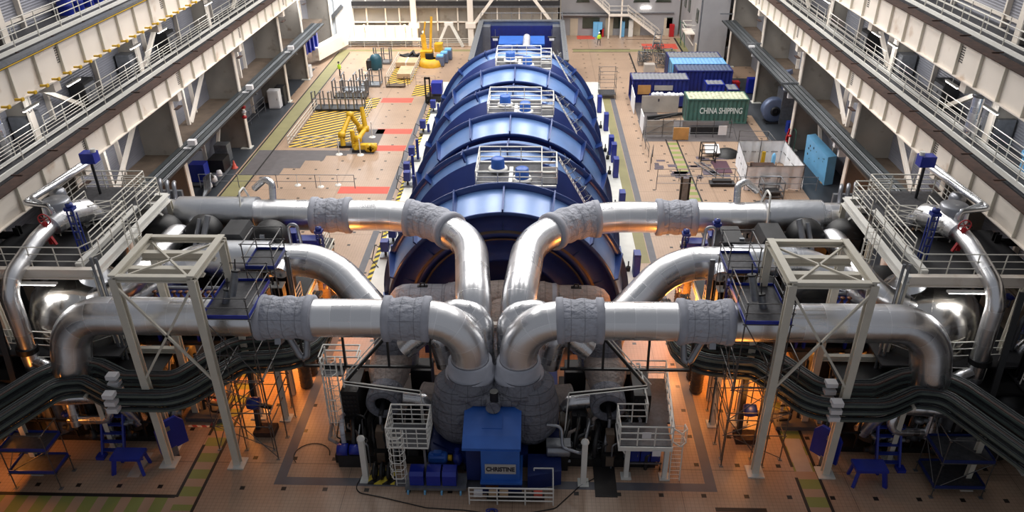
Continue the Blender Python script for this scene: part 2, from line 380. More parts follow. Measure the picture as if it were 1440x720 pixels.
mark('aisle_dark','aisle',[(-33,48,-27.0,82.8),(-33,83.6,-28,96),(22.6,44,30,92),(20.8,79,22.6,92)],.005)
mark('hazard_edge_strip','hazfine',[(-11.7,44,-11.35,86),],.006)
mark('black_mat','blackline',[(2.9,26.15,3.95,30.5)],.02)
mark('red_white_tape','redwhite',[(-18.3,30.5,-17.0,30.65),(-18.3,32.6,-17.0,32.75),(-17.15,30.5,-17.0,32.75)],.008)
mark('worn_patch','boardgrey',[(-19.9,26.9,-19.3,28.6),(12.8,28,13.6,30.3)],.0045)
tl=MB();random.seed(3)
for i in range(26):
    x=random.uniform(10.5,16.5);y=random.uniform(62.5,67.5);tl.box((x,y,0),(x+random.choice((.4,.8,1.4)),y+random.choice((.4,.6)),.012))
struct('dark_tile_scatter',tl,mat('dark_tiles',(84,74,84),.6,var=.3),fl)
# white plinths beside the turbine
struct('trim_1',MB().box((-11.3,42.5,0),(-9.2,90,.16)),'paintgrey')
struct('trim_2',MB().box((5.4,42.5,0),(7.3,90,.16)),'paintgrey')
# ================================================================ SIDE WALLS
YC={-1:[28.4,42.1,55.8,69.5,83.2,91.5,105],1:[28.4,42.1,55.8,69.5,83.2,97]}
Y0,Y1=16,112
for s in (-1,1):
    n=SN[s];X=lambda d:side(s,d)
    yend=107.5 if s<0 else 113
    w=struct('wall_'+n,MB().box((X(28.7),Y0,-.2),(X(29.1),yend+6,26)),'louvre')
    mb=MB()
    for i,y in enumerate(YC[s]):
        for k in (-3.8,3.8): mb.box((X(28.4),y+k-.08,0),(X(28.75),y+k+.08,24))
    for z in (3.2,9.3,14.4,17.6,21): mb.box((X(28.5),Y0,z),(X(28.72),yend,z+.14))
    struct('wall_mullion',mb,'cream',w)
    # ledge floor and walkway decks
    struct('ledge_'+n,MB().box((X(25.9),Y0,4.62),(X(28.7),yend-6,4.9)),'ledge')
    struct('walkway_floor_'+n,MB().box((X(25.9),Y0,11.25),(X(28.7),yend-1,11.4)).box((X(25.9),Y0,16.95),(X(28.7),yend-1,17.1)),'grating')
    # columns
    for i,y in enumerate(YC[s]):
        col=T('steel_column','cream welded steel column of the %s row, number %s from the camera end'%('A B'.split()[s>0],i+1),'column',(X(25.7),y,0),'steel columns along the side walls')
        col.o['kind']='structure'
        col.p('front_flange',MB().box((X(25.65),y-.27,0),(X(25.75),y+.27,9.3)),'cream')
        col.p('web_plate',MB().box((X(25.75),y-.03,0),(X(28.7),y+.03,9.6)),'wallgrey')
        col.p('rear_flange',MB().box((X(27.2),y-.25,9.3),(X(27.35),y+.25,22)),'cream')
        col.p('upper_web',MB().box((X(27.35),y-.03,9.6),(X(28.7),y+.03,22)),'wallgrey')
        col.p('bracket',MB().box((X(24.9),y-.3,9.35),(X(26.6),y+.3,9.95)).box((X(25.2),y-.32,14.5),(X(27.4),y+.32,15.2)),'cream')
        col.p('base_plate',MB().box((X(25.5),y-.45,0),(X(26.5),y+.45,.08)),'paintgrey')
        col.p('brown_ledge',MB().box((X(24.7),y-1.2,9.0),(X(25.0),y-.3,9.06)),'rust')
    # diagonal braces
    br=MB()
    for (ya,za,yb,zb) in [(55.8,9.6,49.5,4.9),(69.5,9.6,63,4.9),(62.6,9.6,62.6,4.9),(49.0,9.6,49.0,4.9),(69.9,4.6,66.5,0),(76,9.6,76,4.9),(42.1,15.2,48.5,11.4),(62.8,15.3,57.5,11.4),(83.2,15.3,77,11.4)]:
        br.beam((X(27.9),ya,za),(X(27.9),yb,zb),.26,.26)
    bo=one('wall_brace',br,'cream','cream diagonal steel bracing between the columns of the %s row'%('A B'.split()[s>0]),'brace');bo['kind']='structure'
    # girders
    for lvl,(zb,zt) in enumerate(((10.1,11.5),(15.3,17.05))):
        nm=('lower','upper')[lvl]
        g=T('plate_girder','long cream plate girder with stiffeners, %s one above the %s aisle'%(nm,'container' if s>0 else 'hatched-floor'),'girder',(X(25),60,zb))
        g.p('web',MB().box((X(24.93),Y0,zb),(X(24.97),yend-2,zt)),'cream')
        g.p('bottom_flange',MB().box((X(24.75),Y0,zb-.06),(X(25.3),yend-2,zb)),'cream')
        g.p('top_flange',MB().box((X(24.72),Y0,zt),(X(25.55),yend-2,zt+.06)),'rust')
        y=21.7+(.15 if s>0 else 0);k=0
        me=MB().box((0,-.025,0),(s*-.17,.025,zt-zb)).mesh('stiffener','frame')
        while y<yend-3:
            g.inst('stiffener',me,(X(24.93),y,zb));y+=2.32
        if lvl==0 or s>0:
            g.p('web_holes',MB().box((X(24.92),0,0),(X(24.925),0.01,.01)),'dark') if 0 else None
        # perforated joint plates at the columns
        for y in YC[s][1:5]:
            mb=MB()
            for r_ in range(7):
                for q in range(3): mb.box((X(24.925),y+.25+q*.14,zt-.25-r_*.13),(X(24.9),y+.31+q*.14,zt-.19-r_*.13))
            g.p('bolt_group',mb,'dark')
        walk=T('walkway_beam','white walkway edge beam along the %s level of the %s aisle'%(nm,'container' if s>0 else 'hatched-floor'),'beam',(X(26.05),60,zt))
        walk.p('edge_beam',MB().box((X(25.98),Y0,zt),(X(26.12),yend-2,zt+.24)),'white')
        mb=MB();y=Y0
        while y<yend-3: mb.box((X(25.2),y-.04,zt+.06),(X(25.8),y+.04,zt+.12));y+=2.32*1.5
        walk.p('clip',mb,'rust')
        walk.p('inner_beam',MB().box((X(27.0),Y0,zt),(X(27.1),yend-2,zt+.16)),'white')
        guard('outer guard rail of the %s walkway above the %s aisle'%(nm,'container' if s>0 else 'hatched-floor'),[(X(26.05),20,zt+.2),(X(26.05),yend-4,zt+.2)],1.1,3,2.32,'rail','walkway guard rails',.032)
        ya=30 if lvl==0 else 30
        for a,b in zip(YC[s][:-1],YC[s][1:]):
            guard('inner guard rail bay of the %s walkway above the %s aisle'%(nm,'container' if s>0 else 'hatched-floor'),[(X(27.05),a+.6,zt+.2),(X(27.05),b-.6,zt+.2)],1.1,3,2.2,'rail','inner walkway guard rails',.03)
    if s<0:
        cl=T('girder_clamp_row','row of small ochre clamps and yellow tray fixed along the upper cream girder','clamps',(X(24.8),50,15.4))
        mb=MB();me=MB().box((0,-.06,0),(.34,.06,.1)).box((.34,-.1,-.02),(.44,.1,.14)).mesh('clamp','yellow');y=33
        while y<75: cl.inst('clamp',me,(X(24.75),y,15.42));y+=1.16
        cl.p('yellow_edge',MB().box((X(24.68),Y0,17.09),(X(24.72),100,17.13)),'yellow')
        cl.p('duct',MB().box((X(24.75),Y0,17.14),(X(25.2),100,17.3)),'galv')
    # fluorescent lamps under the upper walkway
    q=0
    for y in ((36,40.8,45.4,53.7,58.2,67.6,84) if s<0 else (36,40.7,45.2,54,57,68,84)):
        t=T('fluorescent_lamp','long white fluorescent lamp over the %s walkway, %s from the camera'%('container-side' if s>0 else 'hatched-floor-side',ORD[q]),'lamp',(X(26.25),y,13.9),'fluorescent walkway lamps');q+=1
        ll=bpy.data.lights.new('tube_or_fill_light','AREA');ll.shape='RECTANGLE';ll.size=.2;ll.size_y=1.5;ll.energy=WL*.6;lo=link(bpy.data.objects.new('tube_or_fill_light',ll));lo.location=(X(26.25),y,13.82);lo.rotation_euler=(0,-s*.75,0)
        if q%2: ll=bpy.data.lights.new('tube_or_fill_light','AREA');ll.shape='RECTANGLE';ll.size=.3;ll.size_y=3;ll.energy=WL*2.2;lo=link(bpy.data.objects.new('tube_or_fill_light',ll));lo.location=(X(25.6),YC[s][min(q//2+1,4)]+6.8,9.6);lo.rotation_euler=(0,-s*.6,0)  # added fill light without a fixture, brightens aisle and column webs
        t.p('tube',MB().box((X(26.2),y-.7,13.9),(X(26.3),y+.7,13.96)),'lampw')
        t.p('housing',MB().box((X(26.16),y-.75,13.97),(X(26.34),y+.75,14.04)),'white')
        t.p('hanger',MB().cyl((X(26.25),y,14.04),(X(26.25),y,16.9),.015,6),'white')
    # cable tray bundle running along the ledge
    cb=T('wall_cable_tray','long grey cable trays with dark cables along the %s ledge'%('container side' if s>0 else 'hatched floor side'),'cable tray',(X(25),70,5.3))
    ze=(5.5,5.5) if s<0 else (6.6,5.8)
    for k in range(4):
        d=24.35+k*.42
        cb.p('tray',MB().beam((X(d),42,ze[0]+(k%2)*.12),(X(d),96,ze[1]+(k%2)*.12),.36,.06).beam((X(d-.18),42,ze[0]+.05),(X(d-.18),96,ze[1]+.05),.02,.14).beam((X(d+.18),42,ze[0]+.05),(X(d+.18),96,ze[1]+.05),.02,.14),'dark' if k%2==0 else 'cable')
        for q in (-.11,-.03,.05,.12): cb.p('cable',MB().tube([(X(d+q),42,ze[0]+.1),(X(d+q),70,(ze[0]+ze[1])/2+.12),(X(d+q),96,ze[1]+.1)],.028,6),'galv' if q in (-.03,.12) else 'cable')
    for y in YC[s][1:5]: cb.p('white_box',MB().box((X(24.3),y-.5,5.9),(X(24.9),y-.1,6.3)).box((X(24.7),y-.6,5.2),(X(25.3),y-.3,5.7)),'boxwhite')
    for y in YC[s][1:6]: cb.p('bracket',MB().beam((X(25.7),y,ze[0]-.15),(X(24.1),y,ze[0]-.15),.12,.12),'galv')
# ================================================================ BACK WALL
bw=struct('wall_back',MB().box((-36,108.2,-.2),(3,108.6,26)).box((3,113.4,-.2),(32,113.8,26)).box((2.8,108.2,-.2),(3.2,113.8,26)),'wallgrey')
mb=MB()
for x in (-26.2,-23.4,-20.8,-18.9,-13.7,-10.9,-5.5,-2.5,.5): mb.box((x-.08,107.9,1.8),(x+.08,108.2,24))
for z in (2.9,7.8): mb.box((-28.5,107.9,z),(3,108.2,z+.14))
struct('wall_back_mullion',mb,'cream',bw)
struct('trim_3',MB().box((-27.6,107.2,.5),(-25.2,108.1,24)).box((-29,107.6,.5),(-27.6,108.1,24)),'daywhite')  # white colour stands in for the daylight flooding this corner
for x,w_ in ((-16.8,.75),(-9.1,.75)):
    t=T('back_column','cream steel column on the back wall %s'%('beside the tall bracing' if x<-12 else 'next to the turbine enclosure'),'column',(x,107,0));t.o['kind']='structure'
    t.p('shaft',MB().box((x-w_/2,106.8,0),(x+w_/2,107.6,24)),'cream');t.p('head',MB().box((x-w_/2-.3,106.7,2.4),(x+w_/2+.3,107.7,3.1)),'cream')
t=T('box_girder','deep white box girder lying along the back wall behind the crates','girder',(-21,107,.9))
t.p('web',MB().box((-25.6,106.6,1.0),(-17.2,107.3,2.7)),'white');t.p('flange',MB().box((-25.8,106.2,.8),(-15.6,107.4,1.0)),'white')
me=MB().box((-.05,-.1,0),(.05,0,1.7)).mesh('stiffener','frame')
for x in (-25,-23.6,-22.2,-20.8,-19.4,-18): t.inst('stiffener',me,(x,106.6,1.0))
one('corner_girder',MB().beam((-26.2,105.5,1.4),(-28.2,97.5,1.4),1.0,1.6),'cream','big cream beam end slanting out of the bright corner by the back wall','beam')
t=T('a_frame_support','white A-shaped steel support standing at the back wall','support',(-12,106,0))
t.p('leg',MB().beam((-13.7,106.4,0),(-12.2,106.4,3.2),.45,.35),'white');t.p('leg',MB().beam((-10.2,106.4,0),(-11.8,106.4,3.2),.45,.35),'white');t.p('crown',MB().box((-12.6,106.2,2.9),(-11.4,106.6,3.3)),'white')
br=MB().beam((-9,107.4,2.4),(-5,107.4,7.5),.4,.4).beam((2.6,107.4,2.2),(-.8,107.4,6.5),.4,.4)
o=one('back_brace',br,'cream','two cream diagonal braces rising from behind the turbine enclosure','brace');o['kind']='structure'
guard('white railing along the bottom of the back wall',[(-27.5,106,.05),(-8.5,106,.05)],1.15,4,1.9,'rail','back wall railings',.03)
guard('galvanised railing under the long grey duct at the back wall',[(-25,107.4,4.9),(-9,107.4,4.9)],.9,3,1.5,'galv','back wall railings',.025)
t=T('cable_bridge','long grey cable bridge across the upper part of the back wall','cable tray',(-18,107.5,5))
t.p('tray',MB().box((-26.5,107.3,5.0),(3,107.8,5.3)),'galv');t.p('side_rail',MB().box((-26.5,107.25,5.3),(3,107.3,5.9)),'dark');t.p('duct',MB().cyl((-26,107.5,5.6),(-9,107.5,5.6),.22),'galv')
t.p('sloped_tray',MB().beam((-28.6,107.2,3.2),(-26.4,107.2,5.4),.6,.5),'galv')
for i,(x,z) in enumerate(((-23.5,2.95),(-17.95,2.95),(-15.45,2.1))):
    t=T('work_lamp','glowing warm work lamp %s'%(('over the box girder near the white corner','over the box girder beside the column','on a mast beside the orange crane')[i]),'lamp',(x,106,z))
    t.p('bulb',MB().lathe([(0,-.16),(.12,-.1),(.17,0),(.12,.1),(0,.16)],(x,106,z),'Z',12),'lampo');t.p('stem',MB().cyl((x,106.05,z-.1),(x,106.3,z-1.0),.03,6),'dark')
    l=bpy.data.lights.new('lamp_light','POINT');l.energy=120;l.color=(1,.7,.35);l.shadow_soft_size=.2;lo=link(bpy.data.objects.new('lamp_light',l));lo.location=(x,105.6,z+.1)
# offices on the right of the back wall
of=T('office_block','two storey grey office block with stairs and doors at the far end','office building',(11,112.5,0))
of.p('wall',MB().box((3.2,112.6,0),(20,113.3,9)),'office')
of.p('fascia',MB().box((3.2,112.4,3.05),(19.2,112.65,3.2)),'galv')
for x in (5.2,10.2,14.1,19.4-.9): of.p('door',MB().box((x-.55,112.5,0),(x+.55,112.62,2.4)),'door')
for x0,x1 in ((6.4,8.8),(10.8,13.0),(19.6-1.3,19.1)): of.p('window',MB().box((x0,112.5,1.0),(x1,112.62,2.5)),'glass')
for x0,x1,z0 in ((5.5,7.2,4.7),(13.5,15.6,4.7),(16.6,18.6,4.7),): of.p('window',MB().box((x0,112.45,z0),(x1,112.6,z0+1.6)).box((x0-.1,112.5,z0-.1),(x1+.1,112.6,z0)),'glass')
of.p('light_strip',MB().box((14.5,112.3,3.75),(15.9,112.5,3.95)),'lampw')
of.p('canopy',MB().box((3.2,111.9,2.9),(12,112.5,3.0)),'office')
def fstair(t,a,b,w,m='cream',n=14):
    a=V(a);b=V(b);d=(b-a);side_=V((0,0,1)).cross(V((d.x,d.y,0)).normalized())
    for q in (-1,1): t.p('stringer',MB().beam(a+side_*(q*w/2),b+side_*(q*w/2),.06,.3),m)
    mb=MB()
    for k in range(n):
        p=a.lerp(b,(k+.5)/n);mb.beam(p-side_*(w/2),p+side_*(w/2),.24,.04)
    t.p('tread',mb,'grating')
    for q in (-1,1):
        for h in (.55,1.05): t.p('handrail',MB().tube([a+side_*(q*w/2)+V((0,0,h)),b+side_*(q*w/2)+V((0,0,h))],.03,6),m)
        mb=MB()
        for k in range(5):
            p=a.lerp(b,k/4)+side_*(q*w/2);mb.cyl(p,p+V((0,0,1.05)),.028,6)
        t.p('baluster',mb,m)
t=T('office_stair','cream steel stair zigzagging up the front of the office block','stair',(13,111.5,0))
fstair(t,(17.2,111.4,0),(12.6,111.4,3.3),1.1)
fstair(t,(10.0,111.4,3.4),(6.2,111.4,6.8),1.1)
t.p('landing',MB().box((9.9,110.8,3.2),(12.7,112,3.35)),'grating');t.p('landing_beam',MB().box((9.9,110.75,3.05),(12.7,110.85,3.4)),'cream')
t.p('post',MB().box((9.9,110.85,0),(10.1,111.05,3.2)),'cream').__class__;t.p('post',MB().box((11.6,110.85,0),(11.8,111.05,8)),'cream')
for h in (.55,1.1): t.p('handrail',MB().tube([(9.9,110.8,3.35+h),(12.7,110.8,3.35+h)],.03,6),'cream')
for i,(x,m_,h) in enumerate(((8.2,'lblue',2.0),(8.85,'lblue',2.0),(12.0,'lblue',2.1),(13.2,'white',2.2),(9.1,'red',1.1),(19.0,'red',1.7))):
    t=T('locker',('blue steel locker beside the red extinguisher cabinet','second blue locker, touching the red cabinet','single blue locker under the stair landing','white notice cabinet beside the blue locker under the stair','small red cabinet beside the blue lockers','tall red cabinet next to the office corner')[i],'locker',(x,112,0))
    t.p('body',MB().box((x-.32,111.6,0),(x+.32,112.2,h)),m_);t.p('door',MB().box((x-.28,111.56,.08),(x+.28,111.6,h-.06)),m_);t.p('handle',MB().box((x+.2,111.52,h*.5),(x+.23,111.56,h*.5+.12)),'galv')
# side office on right with canopy
t=T('side_office','grey side building with small balcony right of the offices','building',(21,102,0))
t.p('wall',MB().box((20.2,98,0),(23.5,112.4,9)),'office')
t.p('balcony',MB().box((19.0,101.2,2.9),(20.4,104,3.05)),'cream')
for h in (.5,1.):t.p('rail',MB().tube([(20.2,101.2,3.05+h),(19.0,101.2,3.05+h),(19.0,104,3.05+h),(20.2,104,3.05+h)],.03,6),'rail')
t.p('support',MB().beam((20.2,101.6,1.4),(19.1,101.6,2.9),.12,.12),'cream')
for y in (100,106,109): t.p('window',MB().box((20.1,y,4.6),(20.22,y+1.3,6.2)),'glass')
t.p('downpipe',MB().cyl((20.1,98.2,0),(20.1,98.2,9),.1),'galv');t.p('door',MB().box((20.1,99,0),(20.2,100,2.2)),'door')
# ================================================================ TURBINE HOODS
ZC=.5;A0=math.radians(-3);A1=math.radians(183)
def hood(k,y0):
    L=['nearest','middle','farthest'][k]
    t=T('turbine_hood','%s of the three blue ribbed low pressure turbine hoods%s'%(L,(' behind the crossing pipes','',' by the grey enclosure')[k]),'turbine hood',(CX,y0+5.4,.16),'low pressure turbine hoods')
    def rev(name,prof,m,sub=None,n=72,a0=A0,a1=A1):
        return t.p(name,MB().lathe([(r,y0+h) for r,h in prof],(CX,0,ZC),'Y',n,a0,a1),m,sub=sub)
    # front ring (wide sloping band, standing flange at its back), rear ring mirrored
    rev('front_band',[(7.30,0),(7.62,2.6)],'hood')
    rev('front_edge',[(7.12,.0),(7.32,-.05),(7.34,.06)],'hoodedge')
    rev('front_flange',[(7.62,2.6),(8.02,2.6),(8.02,2.74),(7.6,2.74)],'hoodedge')
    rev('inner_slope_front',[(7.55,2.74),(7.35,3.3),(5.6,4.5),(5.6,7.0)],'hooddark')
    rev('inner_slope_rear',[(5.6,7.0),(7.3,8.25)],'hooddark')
    rev('rear_band_narrow',[(7.3,8.25),(7.6,9.0)],'hood')
    rev('rear_flange',[(7.6,9.0),(8.02,9.0),(8.02,9.14),(7.6,9.14)],'hoodedge')
    rev('rear_band',[(7.62,9.14),(7.45,11.0)],'hood')
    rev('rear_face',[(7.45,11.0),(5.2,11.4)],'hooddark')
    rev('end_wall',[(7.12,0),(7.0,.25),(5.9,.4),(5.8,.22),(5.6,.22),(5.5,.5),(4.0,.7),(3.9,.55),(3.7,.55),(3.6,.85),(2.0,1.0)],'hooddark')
    rev('end_wall_seam',[(5.95,.38),(6.0,.26),(5.86,.18)],'ledge',n=60)
    rev('end_wall_seam',[(5.35,.5),(5.4,.38),(5.25,.46)],'ledge',n=60)
    rev('shaft_opening',[(2.0,1.0),(1.9,2.0),(0.02,2.0)],'black')
    # radial gussets and bolted axial joints
    for kx,deg in enumerate(range(-2,183,23)):
        a=math.radians(min(180,deg+0)) if deg<180 else PI
        a=math.radians([0,22.5,45,67.5,90,112.5,135,157.5,180][kx])
        c,s_=math.cos(a),math.sin(a);mb=MB()
        def seg(r0,r1,h0,h1,r0b,r1b,wd):
            tx,tz=-s_*wd/2,c*wd/2
            q=[]
            for r,h in ((r0,h0),(r1,h0),(r1b,h1),(r0b,h1)):
                for sg in (-1,1): q.append((CX+c*r+sg*tx,y0+h,ZC+s_*r+sg*tz))
            mb.add(q,[(0,2,4,6),(1,7,5,3),(0,1,3,2),(2,3,5,4),(4,5,7,6),(6,7,1,0)])
        big=abs(deg-90)<5 or kx==4
        seg(7.25,7.55,-.06,2.7,7.55,8.12 if not big else 7.9,.1);seg(7.5,8.12,8.2,9.2,7.5,8.12,.1);seg(7.4,7.75,9.1,11.,7.4,7.62,.08)
        seg(5.6,7.4,3.2,3.3,5.6,7.3,.07);seg(5.6,7.2,8.2,8.3,5.6,7.2,.07)
        if k==0 and 20<math.degrees(a)<170: seg(5.6,7.1,.3,.9,5.6,7.0,.07)
        t.p('gusset',mb,'hoodedge')
    # side skirt
    for s in (-1,1):
        t.p('skirt',MB().box((CX+s*7.25,y0+.05,.16),(CX+s*7.5,y0+11,.9)),'hooddark')
        t.p('skirt_flange',MB().box((CX+s*7.4,y0-.05,.16),(CX+s*8.05,y0+11,.34)),'hoodedge')
    return t
for k,y0 in enumerate((40.35,53.0,65.6)): hood(k,y0)
# platforms on the hoods
for k,y0 in enumerate((40.35,53.0,65.6)):
    L=['nearest','middle','farthest'][k];z=7.75
    x0,x1=CX-1.8,CX+2.3;ya,yb=y0+3.5,y0+7.6
    t=T('hood_platform','white railed maintenance platform on the %s blue turbine hood'%L,'platform',(CX,(ya+yb)/2,z),'platforms on the turbine hoods')
    t.p('deck',MB().box((x0,ya,z-.08),(x1,yb,z)),'grating')
    for y in (ya+.2,(ya+yb)/2+.3,yb-.1): t.p('cross_beam',MB().box((x0-.1,y-.09,z-.02),(x1+.9,y+.09,z+.1)),'white')
    t.p('cross_beam',MB().box((CX+.2,ya,z-.0),(CX+.45,yb-1,z+.12)),'white')
    for (xx,yy) in ((x0+.2,ya+.3),(x1-.2,ya+.3),(x0+.2,yb-.3),(x1-.2,yb-.3)): t.p('leg',MB().beam((xx,yy,6.0),(xx,yy,z-.05),.12,.12),'white')
    pth=[(x0,ya,z),(x0,yb,z),(x1,yb,z),(x1,ya,z),(x0,ya,z)]
    for h in (.4,.75,1.1): t.p('handrail',MB().tube([V(p)+V((0,0,h)) for p in pth],.035,6),'white')
    for a,b in zip(pth,pth[1:]):
        a=V(a);b=V(b)
        for i in range(3): t.inst('rail_post',cmesh('rail_post',.035,1.1,'white'),a.lerp(b,i/3))
    # small annex with gate and ladder to the valley on the right
    xa=x1+.95
    t.p('annex_deck',MB().box((x1,ya+.7,z-.08),(xa,yb-.9,z)),'grating')
    for h in (.4,.75,1.1): t.p('handrail',MB().tube([(x1,yb-.9,z+h),(xa,yb-.9,z+h),(xa,ya+.7,z+h),(x1,ya+.7,z+h)],.035,6),'white')
    for p in ((xa,yb-.9),(xa,ya+.7),(xa,(ya+yb)/2)): t.inst('rail_post',cmesh('rail_post',.035,1.1,'white'),(p[0],p[1],z))
    a=V((xa+.15,(ya+yb)/2+.6,z+.9));b=V((xa+1.9,(ya+yb)/2-.3,z-1.9));d=(b-a).normalized();sd=V((0,1,0))
    lad=MB()
    for q in (-.28,.28): lad.cyl(a+sd*q,b+sd*q,.035,6)
    t.p('ladder_rail',lad,'white')
    mb=MB()
    for i in range(12):
        p=a.lerp(b,(i+.5)/12);mb.cyl(p-sd*.28,p+sd*.28,.022,6)
    t.p('ladder_rungs',mb,'white')
    mb=MB();nn=d.cross(sd).normalized()
    if nn.z<0:nn=-nn
    for i in range(5):
        p=a.lerp(b,.12+i*.2);mb.tube([p-sd*.28,p-sd*.32+nn*.35,p+nn*.62,p+sd*.32+nn*.35,p+sd*.28],.022,6)
    for q in (-.3,.3): mb.cyl(a+nn*.4+sd*q,b+nn*.4+sd*q,.018,6)
    t.p('ladder_cage',mb,'galv')
    # two domed vents standing on the hood
    for i,(dx,dy) in enumerate(((-.55,2.7),(1.05,1.1))):
        v=T('hood_vent','round blue relief vent %s on the %s turbine hood'%(('beside the cross beam','in front of the cross beam')[i],L),'vent',(CX+dx,y0+3.5+dy,6.1),'relief vents on the turbine hoods')
        v.p('barrel',MB().lathe([(0.001,2.55),(.35,2.55),(.42,2.5),(.46,1.6),(.46,0)],(CX+dx,y0+3.5+dy,6.1),'Z',28),'genblue')
        v.p('collar',MB().lathe([(.46,1.72),(.62,1.72),(.64,1.82),(.6,1.9),(.46,1.9)],(CX+dx,y0+3.5+dy,6.1),'Z',28),'white')
# ================================================================ GENERATOR ENCLOSURE
gx0,gx1,gy0,gy1,gz=CX-4.95,CX+4.95,79.6,97,5.6
t=T('generator_enclosure','open topped grey-blue panelled enclosure behind the blue hoods','enclosure',(CX,88,0))
for x in (gx0,gx1):
    t.p('side_wall',MB().box((x-.15,gy0,0),(x+.15,gy1,gz)),'encl');mb=MB();y=gy0
    sgn=1 if x>0 else -1
    while y<gy1: mb.box((x-.24,y,0),(x+.24,y+.14,gz));y+=.9
    t.p('wall_rib',mb,'galv');t.p('top_rail',MB().box((x-.28,gy0,gz),(x+.28,gy1,gz+.12)),'galv')
    t.p('hand_rail',MB().tube([(x,gy0,gz+1),(x,gy1,gz+1)],.03,6),'galv')
t.p('back_wall',MB().box((gx0,gy1-.15,0),(gx1,gy1+.15,gz)),'encl');t.p('back_panel',MB().box((gx0+.9,gy1-.3,.2),(gx1-.9,gy1-.16,gz-.5)),'cont_blue')
t.p('back_rim',MB().box((gx0,gy1-.3,gz),(gx1,gy1+.35,gz+.14)),'galv')
for x in (gx0+.6,gx1-.6): t.p('corner_panel',MB().box((x-.55,gy1-1.6,0),(x+.55,gy1-.2,gz-.3)),'mirror')
t.p('hand_rail',MB().tube([(gx0,gy1,gz+1),(gx1,gy1,gz+1)],.03,6),'galv')
for k in range(9): t.inst('rail_post',cmesh('rail_post',.03,1.,'galv'),(gx0+k*(gx1-gx0)/8,gy1,gz+.1))
t=T('generator','bright blue generator with round coolers inside the grey-blue enclosure','generator',(CX,88,0))
t.p('body',MB().lathe([(0.01,80),(2.0,80),(2.6,80.5),(2.6,90.5),(2.0,91),(.01,91)],(CX,0,1.2),'Y',40),'genblue')
t.p('cooler',MB().box((CX-2.4,91.2,0),(CX+2.6,94.5,4.2)),'genblue');t.p('cooler_lid',MB().box((CX-2.6,91,4.2),(CX+2.8,94.7,4.4)),'hpblue')
for x in (-1.1,1.3): t.p('dome',MB().lathe([(.01,4.9),(.5,4.8),(.85,4.45),(.9,4.0),(.9,1.5)],(CX+x-.3,88.5+abs(x)*.3,0),'Z',24),'genblue')
t.p('duct',MB().tube(fil([(CX+.7,84,3.2),(CX+.7,84,4.9),(CX+.7,92,4.9)],.5),.42,14),'insul')
t.p('walkway',MB().box((CX+1.1,83,4.0),(CX+4.3,84.2,4.1)),'grating')
for h in (.55,1.1): t.p('handrail',MB().tube([(CX+1.1,83,4.1+h),(CX+4.3,83,4.1+h),(CX+4.3,84.2,4.1+h)],.03,6),'rail')
t.p('ladder',MB().cyl((CX+4.5,83.5,0),(CX+4.5,83.5,5.4),.03,6).cyl((CX+5.0,83.5,0),(CX+5.0,83.5,5.4),.03,6),'rail')
for i,x in enumerate((-2.9,3.6)):
    t=T('flood_light','white flood light on a thin pole over the generator, %s the ladder'%(('far from','beside')[i]),'flood light',(CX+x,90,0))
    t.p('pole',MB().cyl((CX+x,90,0),(CX+x,90,6.3),.035,6),'galv');t.p('head',MB().box((CX+x-.28,89.7,5.1),(CX+x+.28,90.1,5.35)),'boxwhite');t.p('hood',MB().box((CX+x-.45,89.75,5.4),(CX+x+.45,90.2,5.48)),'dark')
# ================================================================ BIG PIPES
def wrap(t,path,r,name='insulation_sleeve',m='insul',lump=.05,n=40,label='grey quilted insulation sleeve'):
    "soft lagging sleeve with pillowy bulges between straps"
    d=densify(path,.12);L=0;s_=[0]
    for a,b in zip(d,d[1:]):s_.append(s_[-1]+(b-a).length)
    rs=[r+lump*abs(math.sin(PI*s_[i]/.85))*1.2+lump*.4*math.sin(s_[i]*7.1) for i in range(len(d))]
    o=t.p(name,MB().tube(d,rs,n),m,label)
    for p,q in ((d[0],d[1]),(d[-1],d[-2])):
        u=(q-p).normalized();t.p('end_band',MB().tube([p-u*.02,p+u*.02,p+u*.32,p+u*.36],[r,r+.12,r+.12,r],n),'insulseam',sub=o)
    return o
def sub(path,a,b):
    "part of a path between arc lengths a and b"
    out=[];L=0
    for p,q in zip(path,path[1:]):
        l=(q-p).length
        if L+l>=a and L<=b:
            s0=max(0,(a-L)/l);s1=min(1,(b-L)/l)
            if not out:out.append(p.lerp(q,s0))
            out.append(p.lerp(q,s1))
        L+=l
    return out
def plen(path): return sum((b-a).length for a,b in zip(path,path[1:]))
def arcat(path,x):
    "arc length where the path first reaches x coordinate"
    L=0
    for p,q in zip(path,path[1:]):
        if (p.x-x)*(q.x-x)<=0 and abs(q.x-p.x)>1e-6:return L+(q-p).length*(x-p.x)/(q.x-p.x)
        L+=(q-p).length
    return L
R1=.9
